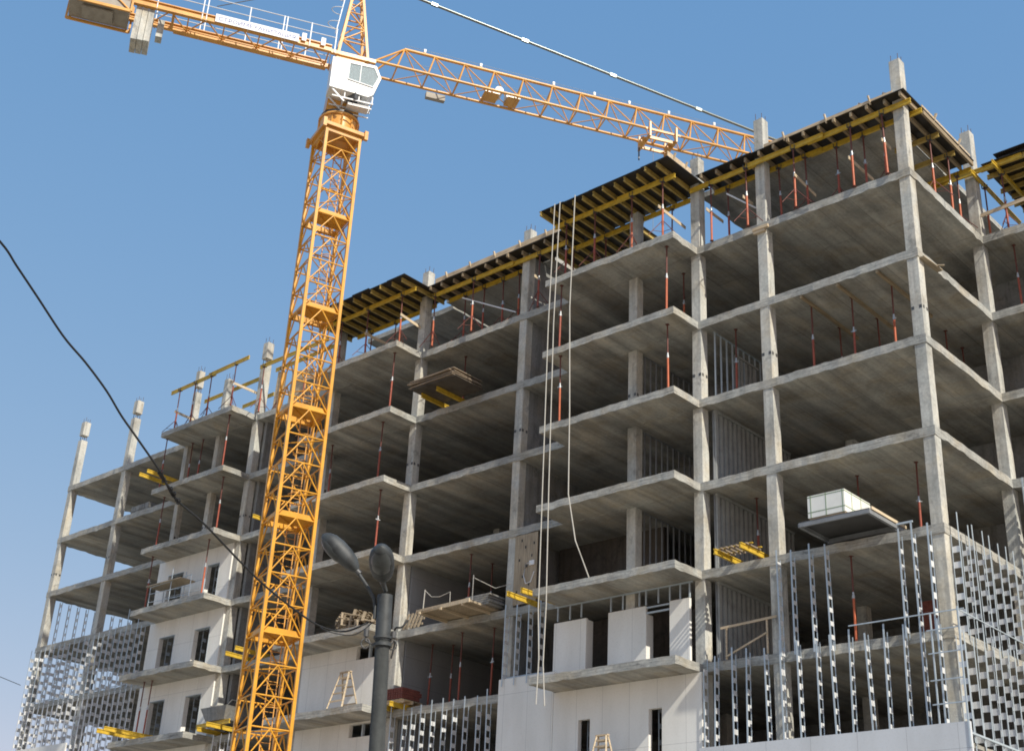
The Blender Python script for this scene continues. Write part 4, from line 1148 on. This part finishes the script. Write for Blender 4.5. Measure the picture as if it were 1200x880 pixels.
# mortar trough
mt = empty('mortar_trough', (-35.4, -.6, 10.65), 'grey steel mortar trough on yellow beams left of the crane mast', 'trough')
mb = MB()
a = [(-36.0, -1.0), (-34.6, -1.0), (-34.6, .0), (-36.0, .0)]; c = [(-36.3, -1.15), (-34.35, -1.15), (-34.35, .15), (-36.3, .15)]
vs = [(x, y, 10.66) for x, y in a] + [(x, y, 11.25) for x, y in c] + [(x*1+(.04 if x < -35 else -.04), y+(.04 if y < -.5 else -.04), 11.25) for x, y in c] + [(x, y, 10.72) for x, y in a]
mb.add(vs, [(3, 2, 1, 0)] + [(i, (i+1) % 4, 4+(i+1) % 4, 4+i) for i in range(4)] + [(4+i, 4+(i+1) % 4, 8+(i+1) % 4, 8+i) for i in range(4)] + [(8+i, 8+(i+1) % 4, 12+(i+1) % 4, 12+i) for i in range(4)] + [(12, 13, 14, 15)])
part(mb, 'tub', 'wallc', mt)
part(MB().tube([(-34.4, -1.1, 11.2), (-34.3, -.9, 11.5), (-34.3, -.2, 11.5), (-34.4, .1, 11.2)], .02, 6), 'handle', 'steel', mt)
# red tile stack on pallet
tl = empty('tile_stack', (-24.0, .1, 10.25), 'stack of dark red tiles on a yellow pallet beside the balcony column', 'tiles')
mb = MB()
for lay in range(5):
    for i in range(9):
        x = -24.55+.14*i
        mb.bar((x+random.uniform(-.01, .01), -.5, 10.55+.09*lay), (x, .6-random.choice((0, 0, .1)), 10.55+.09*lay), .11, .075)
part(mb, 'tile', 'tile', tl)
mb = MB()
for y in (-.45, .05, .55): mb.box(-24.7, -23.3, y-.05, y+.05, 10.33, 10.44)
for i in range(6): mb.box(-24.7+.24*i, -24.52+.24*i, -.55, .65, 10.442, 10.47)
part(mb, 'pallet', 'timberx', tl)
h20_thing('left yellow beam under the red tile stack', (-24.4, -.9, 10.225), (-24.4, 1.6, 10.225), GB)
h20_thing('right yellow beam under the red tile stack', (-23.6, -.95, 10.225), (-23.6, 1.6, 10.225), GB)
# heap of old pallets
for i in range(7):
    x = -26.6+.55*(i % 4)+random.uniform(-.06, .06); lay = i//4
    p = empty('wooden_pallet', (x, -.9, 13.53), 'weathered wooden pallet, %s, in the heap on the balcony behind the lamp' % (('bottom left', 'bottom second', 'bottom third', 'bottom right', 'top left', 'top middle', 'top right')[i]), 'pallet', 'heap of wooden pallets on the balcony')
    tilt = random.uniform(-.3, .3); zc = 13.74+lay*.30
    mt_ = Matrix.Translation((x, -.9, zc)) @ Matrix.Rotation(tilt, 4, 'Y') @ Matrix.Rotation(random.uniform(-.7, .7), 4, 'Z') @ Matrix.Rotation(random.uniform(-.2, .2), 4, 'X')
    mb = MB()
    for k in range(5): mb.box(-.5+.22*k, -.38+.22*k, -.5, .5, .11, .135)
    for k in range(3): mb.box(-.5+.22*2*k, -.38+.22*2*k, -.5, .5, -.135, -.11)
    part(mb.xform(mt_), 'top_board', 'oldwood', p)
    for y in (-.45, 0, .45):
        mb = MB().box(-.5, .5, y-.045, y+.045, -.108, -.075)
        for xx in (-.44, 0, .44): mb.box(xx-.06, xx+.06, y-.045, y+.045, -.0745, .108)
        part(mb.xform(mt_), 'bearer', 'oldwood', p)
# trestles
def trestle(label, x, y, z, h, w, d):
    t = empty('wooden_trestle', (x, y, z), label, 'trestle', 'wooden trestles')
    for sy in (-1, 1):
        mb = MB()
        for sx in (-1, 1): mb.bar((x+sx*w/2, y+sy*d/2, z+.001), (x+sx*w*.28, y+sy*.05, z+h), .06, .05)
        part(mb, 'leg', 'timber', t)
        mb = MB()
        for k in (.2, .42, .64, .85):
            ww = w/2*(1-k)+w*.28*k; mb.bar((x-ww, y+sy*(d/2*(1-k)+.05*k), z+h*k), (x+ww, y+sy*(d/2*(1-k)+.05*k), z+h*k), .03, .06)
        part(mb, 'rung', 'timberx', t)
    part(MB().bar((x-w*.35, y, z+h+.03), (x+w*.35, y, z+h+.03), .12, .05), 'top_rail', 'timberx', t)
trestle('wooden step trestle on the balcony before the white wall behind the lamp', -26.3, -1.1, 3*H+T-.028, 1.55, .95, .9)
trestle('wooden trestle at the foot of the tall white wall', -12.4, -1.2, 2*H+T-.028, 1.0, .75, .5)
# plank scaffold on the left balcony
sf = empty('scaffold', (-40, -.9, 5*H+T-.028), 'low tube scaffold with one plank on the left balcony', 'scaffold')
zf = 5*H+T-.028
mb = MB()
for x in (-42.0, -40.2, -38.5):
    for y in (-1.3, -.5): mb.tube([(x, y, zf), (x, y, zf+(1.9 if x == -40.2 else 1.25))], .025, 6)
for z in (.35, .8, 1.15):
    for y in (-1.3, -.5): mb.tube([(-42, y, zf+z), (-38.5, y, zf+z+(.1 if z > 1 else -.1))], .018, 6)
part(mb, 'tube_frame', 'galv', sf)
part(MB().box(-42.3, -39.3, -1.4, -.5, zf+1.19, zf+1.25), 'plank', 'plywood', sf)
for i, (x, lab) in enumerate(((-4.58, 'left'), (-3.12, 'middle'), (-1.57, 'right'))):
    tag(MB().bar((x, .03, 23.04), (x, 4.2, 23.04), .09, .11).build('timber_bearer', M['joist'], None, (x, .03, 23.04)),
        '%s timber bearer held up by props under the corner bay ceiling' % lab, 'bearer', 'timber bearers under the corner bay ceiling')
tag(MB().bar((.06, .1, 23.06), (.16, 1.3, 23.02), .22, .04).bar((.1, .9, 23.07), (.42, 1.1, 23.06), .1, .03).build('edge_board', M['oldwood'], None, (.1, .5, 23.05)),
    'dark leftover formwork board stuck out at the corner, right of the corner column', 'board')
cb = empty('cement_bags', (-8.0, .8, 7*H+T), 'small pale pile of cement bags lying in the narrow bay, second floor from the top', 'cement bags')
for i, (dx, dy, dz, a_) in enumerate(((0, 0, .08, .1), (.55, .1, .08, -.2), (.25, .02, .23, .3))):
    vs = []; nseg = 10
    mbg = MB()
    for t, w_, h_ in ((-.36, .10, .03), (-.28, .2, .075), (0, .23, .09), (.28, .2, .075), (.36, .10, .03)):
        for k in range(nseg):
            an = 2*PI*k/nseg; vs.append((t, w_*math.cos(an), h_*math.sin(an)))
    mbg.add(vs, [(q*nseg+k, q*nseg+(k+1) % nseg, (q+1)*nseg+(k+1) % nseg, (q+1)*nseg+k) for q in range(4) for k in range(nseg)] , True)
    mbg.add(vs[:nseg], [tuple(range(nseg))[::-1]]); mbg.add(vs[-nseg:], [tuple(range(nseg))])
    mbg.xform(Matrix.Translation((-8.2+dx, .7+dy, 7*H+T+dz+.01)) @ Matrix.Rotation(a_, 4, 'Z'))
    part(mbg, 'bag', 'signwhite', cb)
wp_ = empty('wooden_pallet', (-24.0, -.02, 13.53), 'wooden pallet leaning by the balcony column right of the lamp', 'pallet')
for i in range(5): part(MB().bar((-24.25+.22*i, .06, 13.55), (-24.25+.22*i, .35, 14.3), .11, .03), 'board', 'oldwood', wp_)
for z_ in (.12, .4): part(MB().bar((-24.35, .13+z_*.3, 13.6+z_*.9), (-23.2, .13+z_*.3, 13.6+z_*.9), .05, .09), 'bearer', 'oldwood', wp_)
# small timber rail in the narrow bay
tr_ = empty('timber_railing', (-7.4, -.1, 10.23), 'thin timber railing between the narrow bay columns', 'railing')
for x in (-8.0, -6.4): part(MB().bar((x, -.1, 10.22), (x, -.1, 11.35), .05, .05, (1, 0, 0)), 'post', 'timber', tr_)
part(MB().bar((-8.2, -.14, 11.3), (-6.0, -.14, 11.4), .03, .08).bar((-8.0, -.15, 10.3), (-6.4, -.15, 10.9), .03, .06), 'rail', 'timberx', tr_)
# crate heap on the far wing floor
bx = empty('brick_pallet', (-48, .8, 7*H+T), 'small grey block pallet on the far left wing floor', 'blocks')
mb = MB()
for i in range(4):
    for l in range(2): mb.box(-48.3+.45*i, -47.9+.45*i, .5, 1.1, 7*H+T+.12+.3*l, 7*H+T+.40+.3*l)
part(mb, 'block', 'wallc', bx)
part(MB().box(-48.4, -46.5, .45, 1.15, 7*H+T+.002, 7*H+T+.115), 'pallet', 'timberx', bx)
# far thin mast at the left
pm = empty('thin_mast', (-58.5, 2.0, GROUND), 'thin grey lightning mast left of the building', 'mast')
part(MB().tube([(-58.5, 2, GROUND), (-58.5, 2, 11.6)], .05, 6), 'pole', 'steel', pm)
part(MB().bar((-58.9, 2, 10.7), (-58.1, 2, 10.7), .04, .04), 'crossarm', 'steel', pm)

# ------------------------------------------------------------------ camera, light, sky
cam = bpy.data.cameras.new('camera'); co = bpy.data.objects.new('camera', cam); COL.objects.link(co)
co.matrix_world = Matrix(((R.x, U.x, -F.x, CAM.x), (R.y, U.y, -F.y, CAM.y), (R.z, U.z, -F.z, CAM.z), (0, 0, 0, 1)))
cam.sensor_fit = 'HORIZONTAL'; cam.sensor_width = 36; cam.lens = 36*f_px/1200
cam.clip_end = 5000; cam.clip_start = .1
sc.camera = co

sd = Vector((4.5, -1.0, 3.98))
ld = bpy.data.lights.new('sun', 'SUN'); lo_ = bpy.data.objects.new('sun', ld); COL.objects.link(lo_)
ld.energy = 5.0; ld.angle = math.radians(.53); ld.color = (1, .945, .83)
lo_.rotation_euler = sd.to_track_quat('Z', 'Y').to_euler(); lo_.location = (40, -30, 50)
w = bpy.data.worlds.new('World'); sc.world = w; w.use_nodes = True
nt = w.node_tree; sk = nt.nodes.new('ShaderNodeTexSky'); sk.sky_type = 'NISHITA'; sk.sun_disc = False
sk.sun_elevation = math.asin(sd.normalized().z); sk.sun_rotation = math.atan2(sd.x, sd.y)
sk.altitude = 0; sk.air_density = 1.0; sk.dust_density = .3; sk.ozone_density = 3.0
# colour grade flattening the sky's gradient: a power curve per channel
ST = .15
sep = nt.nodes.new('ShaderNodeSeparateColor'); cmb = nt.nodes.new('ShaderNodeCombineColor')
nt.links.new(sk.outputs[0], sep.inputs[0])
for i, (a_, g_) in enumerate(((.864, .78), (.646, .42), (.714, .19))):
    m1 = nt.nodes.new('ShaderNodeMath'); m1.operation = 'MULTIPLY'; m1.inputs[1].default_value = ST
    m2 = nt.nodes.new('ShaderNodeMath'); m2.operation = 'POWER'; m2.inputs[1].default_value = g_
    m3 = nt.nodes.new('ShaderNodeMath'); m3.operation = 'MULTIPLY'; m3.inputs[1].default_value = a_/ST
    nt.links.new(sep.outputs[i], m1.inputs[0]); nt.links.new(m1.outputs[0], m2.inputs[0]); nt.links.new(m2.outputs[0], m3.inputs[0]); nt.links.new(m3.outputs[0], cmb.inputs[i])
nt.links.new(cmb.outputs[0], nt.nodes['Background'].inputs[0]); nt.nodes['Background'].inputs[1].default_value = .15
sc.view_settings.view_transform = 'Standard'; sc.view_settings.look = 'None'; sc.view_settings.exposure = 0; sc.view_settings.gamma = 1
sc.cycles.filter_width = 1.8; sc.cycles.max_bounces = 8; sc.cycles.diffuse_bounces = 5; sc.cycles.sample_clamp_indirect = 4
